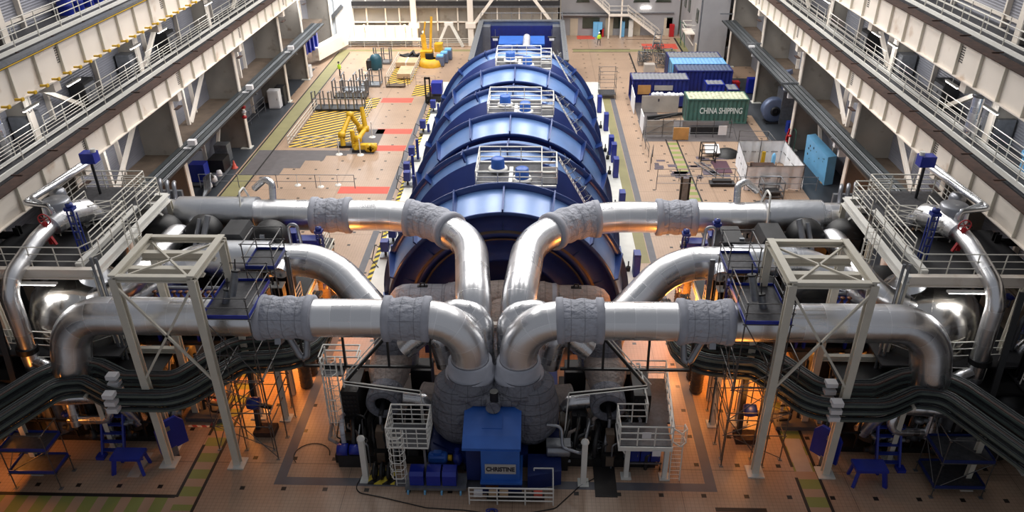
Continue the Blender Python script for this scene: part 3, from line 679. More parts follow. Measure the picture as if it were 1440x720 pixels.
for s in (-1,1):
    X=lambda d:side(s,d);nm={-1:'hatched-floor',1:'container'}[s]
    # ---- front steam pipe
    pts=[(X(1.17),29.8,4.4),(X(1.17),29.8,7.55),(X(20.1),29.8,7.55),(X(20.6),29.3,4.3),(X(20.8),31.6,4.0)]
    path=fil(pts,[2.0,2.5,.8],14);path=densify(path,.5)
    t=T('steam_pipe','big silver jacketed steam pipe crossing in front, %s side'%nm,'steam pipe',(X(10),29.8,6.5))
    t.p('jacket',MB().tube(path,R1,44),'clad')
    wrap(t,sub(path,arcat(path,X(2.95)),arcat(path,X(5.1))),R1+.07)
    wrap(t,sub(path,arcat(path,X(8.5) if s>0 else X(8.4)),arcat(path,X(11.0) if s>0 else X(11.05))),R1+.07)
    t.p('base_collar',MB().lathe([(.92,5.25),(1.06,5.2),(1.1,4.6),(1.22,4.55),(1.22,4.25),(.9,4.2)],(X(1.17),29.8,0),'Z',36),'insulseam')
    t.p('hanger',MB().beam((X(10.2),29.6,6.2),(X(10.2),29.8,6.7),.3,.5),'mirror')
    # ---- far steam pipe sweeping towards the centre
    pts=[(X(1.1),31.6,4.4),(X(1.1),32.1,7.0),(X(1.6),37.3,7.5),(X(4.2),40.0,7.5),(X(6.8),40.4,7.55),(X(23.2),40.4,7.55),(X(23.5),40.4,3)]
    path=densify(fil(pts,[1.4,4.0,4.0,3.0,1.6],12),.4)
    t=T('steam_pipe','big silver steam pipe curving in front of the blue hood, %s side'%nm,'steam pipe',(X(12),40,6.5))
    t.p('jacket',MB().tube(path,R1,44),'clad')
    wrap(t,sub(path,arcat(path,X(2.8)),arcat(path,X(5.6))),R1+.08)
    wrap(t,sub(path,arcat(path,X(8.9)),arcat(path,X(11.2))),R1+.06)
    t.p('cover_box',MB().tube([(X(15.2 if s>0 else 14.4),40.4,7.6),(X(18.3 if s>0 else 19),40.4,7.6)],1.02,32),'cladflat')
    # ---- middle pipe dropping into the casing
    pts=[(X(5.5),33.6,2.4),(X(5.9),33.7,4.4),(X(9.3),36.1,7.0),(X(16.4),36.1,7.0),(X(19.6),34.4,5.6)]
    path=densify(fil(pts,[1.6,3.8,2.2],12),.4)
    t=T('steam_pipe','silver steam pipe running diagonally down behind the front pipe, %s side'%nm,'steam pipe',(X(10),34,5.5))
    t.p('jacket',MB().tube(path,R1,44),'clad')
    t.p('cover_sleeve',MB().tube([(X(12.4),36.1,7.03),(X(15.6),36.1,7.03)],1.02,32),'cladflat');t.p('valve_cap',MB().cyl((X(11.6),35.3,7.2),(X(11.6),34.7,7.0),.42,20),'cladflat')
    # ---- small hairpin elbow
    pts=[(X(4.6),31.5,4.6),(X(2.1),31.6,6.9),(X(.62),31.2,6.9),(X(.62),31.0,3.8)]
    path=densify(fil(pts,[.9,.9],10),.3)
    t=T('elbow_pipe','smaller silver hairpin pipe bending over at the centre, %s side'%nm,'pipe',(X(2.5),32,5))
    t.p('jacket',MB().tube(path,.56,32),'clad2')
    # ---- lower silver elbows below the front pipe
    for (q,(a,b,c,r)) in enumerate((((X(2.6),32.4,2.9),(X(4.3),33.0,4.9),(X(5.6),33.2,2.6),.62),)):
        path=densify(fil([a,(X(3.0),32.6,4.6),(X(4.6),33.0,4.8),(X(4.9),33.0,2.4),(X(6.2),32.8,2.2)],[.7,.7,.5],8),.25)
        t=T('elbow_pipe','shiny crinkled elbow pipe tucked under the front pipe, %s side'%nm,'pipe',(X(4),33,3));t.p('jacket',MB().tube(path,r,28),'clad2')
# horizontal exhaust drum in insulation
t=T('crossover_drum','long grey-brown insulated drum with domed ends lying before the blue hood','drum',(CX,38.2,2))
zz=3.15;yy=38.0;RR=1.02
def hx(prof,m,name,label=None): return t.p(name,MB().lathe([(r,CX+h) for r,h in prof],(0,yy,zz),'X',40),m,label)
hx([(.01,-6.6),(.45,-6.52),(.8,-6.25),(.98,-5.85),(1.03,-5.4),(1.03,-3.3)],'insul','shell')
hx([(1.03,3.3),(1.03,5.0),(.98,5.5),(.8,5.95),(.45,6.25),(.01,6.35)],'insul2','shell')
hx([(1.25,-2.6),(1.22,-1.0),(1.3,0),(1.22,1.2),(1.25,2.5)],'insul2','centre_shell')
for x in (-3.15,2.75): hx([(1.03,x-.1),(1.12,x),(1.14,x+.35),(1.1,x+.45)],'insulseam','strap')
hx([(1.05,-3.3),(1.22,-2.6)],'insul','cone');hx([(1.22,2.5),(1.05,3.3)],'insul2','cone')
for x in (-4.6,4.3): t.p('lifting_lug',MB().tube([(CX+x-.15,yy,zz+1.05),(CX+x-.1,yy,zz+1.25),(CX+x+.1,yy,zz+1.25),(CX+x+.15,yy,zz+1.05)],.04,6).box((CX+x-.3,yy-.1,zz+1.0),(CX+x+.3,yy+.1,zz+1.08)),'black')
t.p('saddle',MB().box((CX-4.6,yy-.8,0),(CX-4.2,yy+.8,zz-.5)).box((CX+4.2,yy-.8,0),(CX+4.6,yy+.8,zz-.5)),'hpdark')
t.p('neck',MB().tube([(CX,yy-.4,zz),(CX,yy-3.4,zz-.3)],[.95,.8],24),'insul2')
# ================================================================ HP CASING
t=T('turbine_casing','bulky high pressure turbine casing wrapped in grey quilted insulation','turbine casing',(CX,31,0))
t.p('barrel',MB().lathe([(.01,28.8),(1.2,28.85),(1.9,29.1),(2.2,29.6),(2.3,30.4),(2.3,32),(2.0,34),(1.6,36),(1.3,37.2)],(CX,0,1.5),'Y',44),'insuldark')
t.p('pedestal',MB().box((CX-3.2,28.0,0),(CX+3.2,37,.9)),'hpdark')
for s in (-1,1):
    X=lambda d:side(s,d)
    t.p('shoulder',MB().lathe([(.01,4.3),(.95,4.3),(1.15,4.15),(1.2,3.7),(1.38,3.0),(1.42,2.3),(1.35,1.6),(1.0,1.0),(.01,.8)],(X(1.75),29.5,0),'Z',36),'insuldark','quilted shoulder bulge below a steam pipe')
    t.p('hood_collar',MB().lathe([(1.0,4.6),(1.32,4.1),(1.35,3.9),(1.1,3.85)],(X(1.25),29.6,0),'Z',32),'insuldark')
    t.p('pad',MB().lathe([(.01,.5),(.2,.48),(.3,.38),(.32,0),(.3,-.38),(.2,-.48),(.01,-.5)],(X(.72),28.6,3.75),'X',16),'insuldark')
    t.p('side_nozzle',MB().tube([(X(2.2),30.8,1.8),(X(3.9),31.2,1.9)],[.8,.62],24),'insul2')
t.p('spine',MB().tube([(CX,28.0,3.75),(CX,34,3.8)],[.35,.5],16),'insuldark')
t.p('top_plate',MB().box((CX-.7,31.2,3.6),(CX+.7,35.6,3.95)),'insul2')
t.p('crossbar',MB().box((CX-1.0,33.6,4.4),(CX+1.1,33.9,4.6)),'white')
t.p('black_valve',MB().cyl((CX+.05,28.2,3.4),(CX+.05,28.2,4.6),.2,12),'black')
t.p('hook',MB().cyl((CX+.1,31.5,3.9),(CX+.1,31.5,4.9),.05,6).lathe([(.2,0),(.26,.05),(.2,.1)],(CX+.1,31.5,4.0),'Z',14),'dark')
# ================================================================ CHRISTINE housing
x0,x1=P(655,690).x+.05,P(731,690).x;xl=P(652,620,2.7).x-.05
xs=P(678,690).x
t=T('bearing_housing','blue bearing housing with a nameplate reading CHRISTINE in front of the casing','housing',(CX,27.5,0))
t.p('hood_top',MB().prismX([(26.42,2.55),(26.42,2.7),(27.0,2.95),(28.85,3.55),(28.85,2.55)],xl,x1+.05),'hpblue')
t.p('front_panel',MB().prismX([(26.35,.75),(26.38,2.6),(27.4,2.7),(27.4,.75)],xs,x1),'hpblue')
t.p('side_body',MB().box((xl+.12,26.9,.2),(x1,28.7,2.55)),'hpdark')
t.p('base',MB().box((xs-.02,26.25,0),(x1+.1,28.6,.7)),'hpdark');t.p('base_flange',MB().box((xs-.05,26.15,.7),(x1+.12,28.6,.8)),'hpblue')
t.p('access_hatch',MB().prismX([(27.35,3.05),(27.35,3.1),(28.4,3.44),(28.4,3.39)],(xl+x1)/2-.45,(xl+x1)/2+.5),'hpblue')
pl=t.p('nameplate',MB().box(((xs+x1)/2-.72,26.30,1.25),((xs+x1)/2+.72,26.35,1.82)),'sign','brushed nameplate with dark serif letters')
def text(parent,body,loc,size,m,rot=(PI/2,0,0),ext=.006,sx=1.,align='CENTER',bold=0.):
    c=bpy.data.curves.new('lettering','FONT');c.body=body;c.size=size;c.extrude=ext;c.align_x=align;c.align_y='CENTER';c.offset=bold
    c.materials.append(M[m]);o=bpy.data.objects.new('lettering_curve',c);COL.objects.link(o)
    dg=bpy.context.evaluated_depsgraph_get();me=bpy.data.meshes.new_from_object(o.evaluated_get(dg));bpy.data.objects.remove(o);o=bpy.data.objects.new('lettering',me);COL.objects.link(o)
    if not me.materials:me.materials.append(M[m])
    if parent is not None:
        o.parent=parent;root=parent
        base=V((0,0,0))
        while root is not None:base+=root.location;root=root.parent
        o.location=V(loc)-base
    else:o.location=loc
    o.rotation_euler=rot;o.scale=(sx,1,1);return o
text(pl,'CHRISTINE',((xs+x1)/2,26.29,1.535),.36,'ink',sx=.76,bold=.014)
t.p('bolt_strip',MB().box(((xs+x1)/2-.7,26.2,.42),((xs+x1)/2-.1,26.26,.55)),'copper')
HF={-1:'hatched-floor',1:'container'}
def ladder(t,a,b,w=.45,n=12,cage=False,m='rail',out=None):
    a=V(a);b=V(b);d=(b-a).normalized();sd=V((1,0,0)) if out is None or abs(out[1])>abs(out[0]) else V((0,1,0));o=V(out or (0,-1,0))
    for q in (-w/2,w/2): t.p('stile',MB().cyl(a+sd*q,b+sd*q,.03,6),m)
    mb=MB()
    for i in range(n): p=a.lerp(b,(i+.5)/n);mb.cyl(p-sd*w/2,p+sd*w/2,.016,6)
    t.p('rungs',mb,m)
    if cage:
        mb=MB();L=(b-a).length
        for i in range(6):
            p=a.lerp(b,max(0,1-(1.0+1.9)/L*.0-(i*.5+.0)/L) if 0 else .3+.7*i/5)
            mb.tube([p-sd*.3,p-sd*.38+o*.3,p-sd*.2+o*.62,p+sd*.2+o*.62,p+sd*.38+o*.3,p+sd*.3],.02,6)
        for q,r in ((-.36,.3),(-.2,.62),(.2,.62),(.36,.3)): mb.cyl(a.lerp(b,.3)+sd*q+o*r,b+sd*q+o*r,.016,6)
        t.p('safety_cage',mb,m)
def scaffold(label,x0,x1,y0,y1,zs,decks,nx=2,ny=2,m='scaf',toe=None,deckm='grating',r=.027,group=None,z0=0,name='scaffold_tower'):
    t=T(name,label,'scaffold',((x0+x1)/2,(y0+y1)/2,z0),group)
    xs=[x0+(x1-x0)*i/(nx-1) for i in range(nx)];ys=[y0+(y1-y0)*i/(ny-1) for i in range(ny)];zt=zs[-1]
    for x in xs:
        for y in ys:
            if x in (x0,x1) or y in (y0,y1):
                t.inst('upright',cmesh('upright',r,zt-z0,m),(x,y,z0))
                if z0<.1:t.p('base_jack',MB().box((x-.09,y-.09,0),(x+.09,y+.09,.03)),'galv')
    for z in zs:
        for y in (y0,y1): t.p('ledger',MB().cyl((x0-.1,y,z-.05),(x1+.1,y,z-.05),r,6),m)
        for x in (x0,x1): t.p('transom',MB().cyl((x,y0-.1,z-.08),(x,y1+.1,z-.08),r,6),m)
    zz=[z0+.1]+list(zs)
    for i,(a,b) in enumerate(zip(zz,zz[1:])):
        if b-a>1.2:
            t.p('diagonal',MB().cyl((x0,y0,a) if i%2 else (x1,y0,a),(x1,y0,b) if i%2 else (x0,y0,b),r*.8,6),m)
            t.p('diagonal',MB().cyl((x0,y0,a),(x0,y1,b),r*.8,6),m)
    for z in decks:
        t.p('deck',MB().box((x0,y0,z),(x1,y1,z+.05)),deckm)
        if toe:
            t.p('toe_board',MB().box((x0,y0-.03,z),(x1,y0,z+.18)).box((x0,y1,z),(x1,y1+.03,z+.18)).box((x0-.03,y0,z),(x0,y1,z+.18)).box((x1,y0,z),(x1+.03,y1,z+.18)),toe)
    return t
def hwheel(t,p,r,m='red',ax='Z',name='handwheel',sub=None):
    mb=MB();n=14;p=V(p);e={'Z':(V((1,0,0)),V((0,1,0))),'Y':(V((1,0,0)),V((0,0,1))),'X':(V((0,1,0)),V((0,0,1)))}[ax]
    mb.tube([p+(e[0]*math.cos(2*PI*i/n)+e[1]*math.sin(2*PI*i/n))*r for i in range(n+1)],r*.1,6)
    for k in range(3): a=PI*k/3;d=e[0]*math.cos(a)+e[1]*math.sin(a);mb.cyl(p-d*r,p+d*r,r*.06,5)
    return t.p(name,mb,m,sub=sub)
def valve(label,x,y,z,h=1.,m='dark',wm='vblue',group=None,act=True):
    t=T('valve',label,'valve',(x,y,z),group)
    t.p('body',MB().lathe([(.01,0),(.2,.02),(.27,.12),(.2,.28),(.13,.34),(.13,h*.5)],(x,y,z),'Z',14).tube([(x-.4,y,z+.14),(x+.4,y,z+.14)],.13,12),m)
    t.p('yoke',MB().beam((x-.12,y,z+h*.45),(x-.12,y,z+h*.8),.05,.05).beam((x+.12,y,z+h*.45),(x+.12,y,z+h*.8),.05,.05).box((x-.16,y-.06,z+h*.78),(x+.16,y+.06,z+h*.82)),m)
    t.p('stem',MB().cyl((x,y,z+h*.4),(x,y,z+h*1.05),.025,8),'galv')
    if act:t.p('actuator',MB().lathe([(.01,h),(.2,h),(.24,h*.96),(.24,h*.86),(.01,h*.84)],(x,y,z),'Z',16).tube([(x,y,z+h*.9),(x+.42,y,z+h*.9)],.12,12),wm)
    else:hwheel(t,(x,y,z+h),.26,wm)
    return t
def pump(label,x,y,z,L=1.5,m='blue',ang=0,group=None,r=.3):
    t=T('motor_pump',label,'pump',(x,y,z),group);t.o.rotation_euler=(0,0,ang)
    t.p('bedplate',MB().box((x-L/2,y-r*1.1,z),(x+L/2,y+r*1.1,z+.12)),'dark')
    c=z+.14+r
    mb=MB().lathe([(.01,-L*.45),(r*.8,-L*.44),(r,-L*.4),(r,0),(r*.8,.04*L),(.05,.05*L)],(x,y,c),'X',20)
    for k in range(12):
        a=2*PI*k/12;mb.beam((x-L*.38,y+math.cos(a)*r,c+math.sin(a)*r),(x-.03*L,y+math.cos(a)*r,c+math.sin(a)*r),.03,.06)
    t.p('motor',mb,m);t.p('terminal_box',MB().box((x-L*.3,y-r*.4,c+r*.9),(x-L*.1,y+r*.4,c+r*1.35)),m)
    t.p('coupling_guard',MB().lathe([(.01,.05*L),(r*.5,.06*L),(r*.5,.16*L),(.01,.17*L)],(x,y,c),'X',14),'yellow' if m!='blue' else 'galv')
    t.p('volute',MB().lathe([(.01,.2*L),(r*.7,.2*L),(r*1.15,.25*L),(r*1.15,.36*L),(r*.7,.42*L),(.01,.45*L)],(x,y,c),'X',20),'vblue')
    t.p('discharge',MB().tube([(x+.3*L,y,c),(x+.3*L,y,c+r*1.9)],r*.4,12),'vblue');return t
# ================================================================ SIDE STRUCTURES (mirrored)
for s in (-1,1):
    X=lambda d:side(s,d);nm=HF[s]
    # --- open white steel frame over the front pipe
    xa,xb=(-18.15,-14.73) if s<0 else (14.13,10.75);ya,yb,zt=27.92,31.5,10.8
    t=T('steel_gantry','tall open cream steel frame straddling the front steam pipe, %s side'%nm,'steel frame',((xa+xb)/2,(ya+yb)/2,0),'open cream frames')
    for x in (xa,xb):
        for y in (ya,yb):
            t.p('post',MB().ibeam((x,y,0),(x,y,zt),.34,.34,.07,up=(0,1,0)),'frame');t.p('base_plate',MB().box((x-.4,y-.4,0),(x+.4,y+.4,.06)),'paintgrey')
    for y in (ya,yb): t.p('top_beam',MB().ibeam((xa,y,zt),(xb,y,zt),.26,.3,.06),'frame')
    for x in (xa,xb): t.p('top_beam',MB().ibeam((x,ya-.1,zt+.02),(x,yb+.1,zt+.02),.32,.34,.07),'frame')
    for y in (29.1,30.5): t.p('lifting_beam',MB().ibeam((xa,y,zt-.35),(xb,y,zt-.35),.3,.42,.06),'frame')
    for a,b in (((xa,ya),(xb,yb)),((xb,ya),(xa,yb))): t.p('top_brace',MB().beam((a[0],a[1],zt-.1),(b[0],b[1],zt-.1),.09,.09),'frame')
    for a,b in ((xa,xb),(xb,xa)): t.p('front_brace',MB().beam((a,ya-.1,zt-.3),(b,ya-.1,5.2),.1,.1),'frame')
    t.p('lower_beam',MB().ibeam((xa,yb,4.3),(X(21.5),yb,4.3),.25,.3,.05),'frame')
    for k,(x,z) in enumerate(((xb-s*.0+ (0.9 if s<0 else -.9),9.0),(xb+(0.35 if s<0 else -.35),8.0))):
        t2=T('spring_hanger','grey cylindrical spring hanger tilted beside the cream frame, %s of the pair, %s side'%(('upper','lower')[k],nm),'spring hanger',(x,29.5,z))
        t2.p('can',MB().cyl((x,29.4,z),(x-s*.25,29.7,z+1.1),.17,14),'galv');t2.p('rod',MB().cyl((x-s*.25,29.7,z+1.1),(x-s*.3,29.8,z+1.7),.03,6),'dark');t2.p('end_cap',MB().cyl((x-s*.26,29.7,z+1.1),(x-s*.27,29.72,z+1.18),.2,14),'dark')
    # --- upper platform at 9 m
    t=T('upper_platform','white framed upper platform with grey deck above the big vessel, %s side'%nm,'platform',(X(22),36,0),'upper platforms over the vessels')
    z=9.
    t.p('edge_channel',MB().ibeam((X(19.2),31.2,z),(X(19.2),39.7,z),.34,.42,.05),'white');t.p('edge_channel',MB().ibeam((X(21.9),35.8,z),(X(21.9),39.7,z),.3,.4,.05),'white')
    t.p('front_beam',MB().ibeam((X(19.4),31.4,z-.1),(X(26),31.4,z-.1),.3,.55,.05),'cream');t.p('rear_beam',MB().ibeam((X(19.2),39.7,z),(X(22.2),39.7,z),.3,.4,.05),'white')
    t.p('rear_beam',MB().ibeam((X(19.2),38.6,z),(X(22.2),38.6,z),.2,.3,.05),'white')
    t.p('deck',MB().box((X(19.4),31.6,z),(X(25.5),36.2,z+.05)),'dark');t.p('deck',MB().box((X(19.9),36.2,z+.2),(X(24.5),40.5,z+.25)),'grating')
    t.p('kick_strip',MB().box((X(20.3),31.65,z+.05),(X(20.0),38,z+.3)),'white')
    for (d,y) in ((19.2,31.4),(19.2,35.5),(19.2,39.7),(24.8,31.4),(24.8,39.7)): t.p('column',MB().ibeam((X(d),y,0),(X(d),y,z-.2),.28,.28,.05,up=(0,1,0)),'frame')
    t.p('knee_brace',MB().beam((X(19.2),38.2,z-.2),(X(19.2),39.6,z-1.6),.12,.12),'white')
    lab='white guard rails of the upper platform, %s side'%nm
    for k,(p) in enumerate(([(X(25),31.7,z),(X(19.9),31.7,z),(X(19.45),32.6,z),(X(19.45),36.4,z)],
              [(X(22.3),35.2,z+.2),(X(20.6),36.4,z+.2),(X(20.6),40.3,z+.2),(X(24.2),40.3,z+.2),(X(24.2),37.4,z+.2)],
              [(X(19.45),36.9,z+.2),(X(19.45),39.4,z+.2),(X(21.4),39.4,z+.2)],
              [(X(22.6),37.6,z+.2),(X(22.6),34.6,z+.2),(X(21.4),34.6,z+.2)],
              [(X(20.2),33.2,z),(X(20.2),36.8,z),(X(21.7),36.8,z)])):
        guard('%s, %s'%(lab,('front corner run','rear run','channel edge run','inner run','middle run')[k]),p,1.15,4 if k else 3,1.2,'rail','upper platform guard rails',.03)
    # ladder cage between levels
    t=T('caged_ladder','white caged ladder climbing from the lower deck to the upper platform, %s side'%nm,'ladder',(X(18.6),34.6,4))
    ladder(t,(X(18.7),34.7,4),(X(18.7),34.7,10.2),.5,18,True,'rail',(0,-1,0))
    for k,d in enumerate((18.75,19.0)):
        one('conduit',MB().tube([(X(d),31.0,2.6),(X(d),31.0,10.0)],.07,8),'galv','grey upright conduit at the platform corner, %s side, %s'%(nm,('first','second')[k]),'conduit')
    # --- big vertical vessel
    t=T('separator_vessel','large silver jacketed vertical vessel below the upper platform, %s side'%nm,'vessel',(X(21.4),33.4,0),'moisture separator vessels')
    vp=[(.01,8.1),(.9,8.0),(1.6,7.7),(2.15,7.2),(2.45,6.4),(2.5,5.6),(2.5,2.2)]
    t.p('shell',MB().lathe([(r,z_) for r,z_ in vp],(X(21.4),32.9,0),'Z',56),'cladv');t.p('skirt',MB().lathe([(2.3,2.2),(1.5,1.4),(1.3,.8),(1.3,0)],(X(21.4),33.2,0),'Z',40),'insul2')
    t.p('top_nozzle',MB().lathe([(1.3,7.0),(.6,8.3),(.55,8.9)],(X(20.4),32.9,0),'Z',30),'cladflat')
    guard('curved guard rail around the foot of the silver vessel, %s side'%nm,[(X(24.3),30.6,4.9),(X(21.8),30.4,4.9),(X(20.2),30.7,4.9),(X(19.0),31.6,4.9)],1.2,3,1.1,'rail','vessel guard rails',.03)
    guard('lower guard rail in front of the silver vessel, %s side'%nm,[(X(23.5),30.1,3.7),(X(20.2),30.2,3.7)],1.1,2,1.1,'rail','vessel guard rails',.028)
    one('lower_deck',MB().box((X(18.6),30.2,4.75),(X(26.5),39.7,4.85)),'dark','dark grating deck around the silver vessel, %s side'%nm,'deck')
    tl=T('fluorescent_lamp','white fluorescent tube under the front beam of the upper platform, %s side'%nm,'lamp',(X(22.2),31.1,8.4))
    tl.p('tube',MB().box((X(23.2),31.05,8.4),(X(21.2),31.12,8.47)),'lampw');tl.p('housing',MB().box((X(23.3),31.0,8.47),(X(21.1),31.17,8.56)),'white')
    for q in (-1,1):
        ll=bpy.data.lights.new('tube_or_fill_light','AREA');ll.shape='RECTANGLE';ll.size=2;ll.size_y=.15;ll.energy=18;lo=link(bpy.data.objects.new('tube_or_fill_light',ll));lo.location=(X(22.2),30.95,8.38);lo.rotation_euler=(q*.5,0,0)
    # silver pipe below channel
    path=densify(fil([(X(20.6),31.8,6.8),(X(18.5),32.2,7.6),(X(18.2),38,7.6),(X(18.2),40.2,5)],[.9,1.2],8),.3)
    t=T('branch_pipe','silver branch pipe slanting under the platform edge, %s side'%nm,'pipe',(X(18.4),35,7));t.p('jacket',MB().tube(path,.62,28),'clad')
    # safety relief pipe on the outside
    path=densify(fil([(X(23.2),30.2,1.5),(X(22.9),30.2,9.0),(X(22.7),33.0,9.9),(X(22.7),34.4,10.0)],[1.3,1.0],8),.3)
    t=T('relief_pipe','long silver pipe rising and bending over the upper platform, %s side'%nm,'pipe',(X(23),30.5,1.5));t.p('jacket',MB().tube(path,.4,28),'clad')
    t.p('clamp',MB().cyl((X(23.13),30.2,5.1),(X(23.1),30.2,5.4),.5,20),'black');t.p('branch',MB().tube(fil([(X(23.1),30.2,4.6),(X(22.0),29.9,4.4),(X(21.9),29.6,2.5)],.5),.3,16),'clad2')
    t.p('branch',MB().tube(fil([(X(23.1),30.2,3.9),(X(21.2),29.4,3.9),(X(21.1),29.0,1.4)],.5),.26,16),'clad2')
    t=T('relief_valve','silver domed safety valve with drum on the upper platform, %s side'%nm,'valve',(X(23),36,9.05))
    t.p('drum',MB().lathe([(.01,11.0),(.6,11.0),(.68,10.93),(.68,9.9),(.6,9.8)],(X(22.7),35.2,0),'Z',32),'mirror')
    t.p('body',MB().tube(fil([(X(22.5),34.3,10.0),(X(22.2),35.6,10.0),(X(21.6),36.6,9.4)],.5),[.55]+[.6]*9+[.45],24) if 0 else MB().tube([(X(22.6),34.2,10.0),(X(22.3),35.3,10.1),(X(21.9),36.1,9.9),(X(21.6),36.7,9.3)],[.5,.68,.66,.4],24),'clad2')
    t.p('saddle',MB().box((X(23.2),35,9.05),(X(22.2),35.5,9.7)),'dark')
    hwheel(t,(X(22.55),33.7,10.6),.3,'red','Y','red_handwheel');t.p('red_yoke',MB().beam((X(22.5),33.6,9.3),(X(22.55),33.65,10.5),.16,.16).beam((X(22.2),33.5,9.3),(X(22.5),33.6,9.9),.12,.12),'red')
    for k,d in enumerate((0,.42)):
        path=fil([(X(24.2-d),41.5,10.6),(X(24.2-d*.2),35.0+d,10.9),(X(22.6+d),34.6+d*.3,10.9),(X(22.55+d),34.4,9.6)],.25,6)
        one('vent_pipe',MB().tube(path,.15,12),'cladflat','thin silver vent pipe turning a square corner at the upper platform, %s, %s side'%(('outer','inner')[k],nm),'pipe')
    one('silver_canister',MB().lathe([(.01,10.5),(.35,10.45),(.42,10.3),(.42,9.2)],(X(24.1),37.6,0),'Z',24),'mirror','upright silver canister at the girder behind the domed safety valve, %s side'%nm,'canister')
    t=T('blue_actuator','blue box actuator on a post at the corner of the upper platform, %s side'%nm,'actuator',(X(23),39.6,9.25))
    t.p('box',MB().box((X(22.6),39.3,11.2),(X(23.4),39.9,11.8)),'blue');t.p('post',MB().cyl((X(23),39.6,9.25),(X(23),39.6,11.2),.08,10),'dark');t.p('cap',MB().cyl((X(22.7),39.6,11.8),(X(22.7),39.6,12.0),.14,12),'white')
    # tall blue lattice valve stands
    for k,(d,y,z0,z1) in enumerate(((20.7,33.2,9.05,11.5),(19.9 if s<0 else 11.9,38.2,3.8,8.3),(10.3,38.3,3.8,7.6),(11.9 if s>0 else 19.6,34.0 if s>0 else 30.4,3.8,7.0))):
        if k==3 and s<0: continue
        t=T('valve_stand','tall blue latticed valve stand %s, %s side'%(('on the upper platform','beside the black motor covers','near the deck edge by the far pipe','at the elbow of the front pipe')[k],nm),'valve stand',(X(d),y,z0))
        for q in (-.15,.15): t.p('leg',MB().beam((X(d)+q,y-.1,z0),(X(d)+q,y-.1,z1),.06,.06).beam((X(d)+q,y+.15,z0),(X(d)+q,y+.15,z1-.3),.05,.05),'vblue')
        mb=MB();z=z0+.3
        while z<z1: mb.beam((X(d)-.15,y-.1,z),(X(d)+.15,y-.1,z),.05,.06);z+=.45
        t.p('lattice',mb,'vblue');t.p('head',MB().box((X(d)-.22,y-.2,z1-.08),(X(d)+.22,y+.18,z1+.08)),'vblue');t.p('stem',MB().cyl((X(d),y,z0),(X(d),y,z1+.3),.05,8),'galv')
        t.p('gear_box',MB().lathe([(.01,0),(.18,.02),(.18,.16),(.01,.18)],(X(d),y,z1+.08),'Z',14),'vblue')
    # --- dark machine deck between the pipes
    t=T('machine_deck','dark steel machine deck carrying black motor covers between the silver pipes, %s side'%nm,'deck',(X(15),40,0))
    t.p('deck',MB().box((X(11.4),33.0,3.7),(X(19),44.5,3.8)),'dark');
    for y in (33.2,36.8,40.5,44.3): t.p('beam',MB().ibeam((X(11.3),y,3.55),(X(19),y,3.55),.2,.3,.04),'ledge')
    t.p('edge_beam',MB().ibeam((X(11.4),33,3.55),(X(11.4),44.5,3.55),.2,.35,.04),'frame')
    for (d,y) in ((11.5,33.3),(11.5,38.5),(11.5,44.2),(15,44.2),(15,33.3)): t.p('column',MB().ibeam((X(d),y,0),(X(d),y,3.4),.28,.28,.05,up=(0,1,0)),'frame')
    for k,(y0_,y1_) in enumerate(((40.6,44.0),(34.6,37.2))):
        guard('short steep guard rail at the inner edge of the machine deck, %s bay, %s side'%(('far','near')[k],nm),[(X(11.45),y0_,3.8),(X(11.45),y1_,3.8)],1.15,4,1.1,'rail','machine deck guard rails',.03)
    # vertical ribbed ducts hanging at the deck edge
    for k,y in enumerate((34.0,35.1,36.2,39.6,40.7)):
        t=T('ribbed_duct','upright grey-brown ribbed duct below the deck edge, %s from the front, %s side'%(ORD[k],nm),'duct',(X(10.9),y,0),'ribbed ducts')
        pr=[];z=0
        while z<3.9: pr+=[(.3,z),(.36,z+.08),(.3,z+.16)];z+=.2
        t.p('bellows',MB().lathe(pr,(X(10.9),y,0),'Z',18),'ledge');t.p('flange',MB().lathe([(.3,3.9),(.48,3.9),(.48,4.02),(.01,4.02)],(X(10.9),y,0),'Z',18),'galv')
    # black hexagonal covers
    cov=[(19.2,38.3,1),(16.9,38.3,1),(14.9,38.0,0),(12.9,37.7,1),(13.2,33.9,0),(16.9,43.2,1),(14.6,43.4,0)] if s<0 else [(16.9,38.3,1),(19.0,38.3,1),(14.9,38.0,0),(12.6,37.6,0),(13.6,33.9,1),(15.9,33.9,1),(15.9,43.2,1)]
    for k,(d,y,rd) in enumerate(cov):
        t=T('motor_cover','%s black moulded motor cover %s, %s side'%(('angular','rounded')[rd],('by the vessel end','next along from the vessel end','halfway under the far pipe','nearest the blue hood under the far pipe','beside the scaffold platform','behind the far pipe','furthest behind the far pipe')[k],nm),'motor cover',(X(d),y,3.8),'black motor covers')
        x=X(d);h_=2.5 if 37<y<40 else 1.5 if y<36 else 1.2
        t.p('stand',MB().box((x-.8,y-.7,3.8),(x+.8,y+.7,3.9+h_)),'dark')
        if rd:
            t.p('shell',MB().lathe([(.01,-.75),(.7,-.75),(.98,-.6),(1.0,.5),(.85,.75),(.01,.78)],(x,y,4.9+h_),'Y',20),'black');t.p('base',MB().box((x-1.0,y-.75,3.9+h_),(x+1.0,y+.75,4.9+h_)),'black');t.p('face_panel',MB().box((x-.6,y-.8,4.2+h_),(x+.6,y-.75,5.2+h_)),'dark')
            t.p('grille',MB().lathe([(.01,0),(.3,0),(.3,-.06),(.01,-.06)],(x,y-.8,4.7+h_),'Y',16),'cable')
        else:
            poly=[(-.85,3.8+h_),(-1.0,4.7+h_),(-.55,5.5+h_),(.55,5.5+h_),(1.0,4.7+h_),(.85,3.8+h_)];mb=MB()
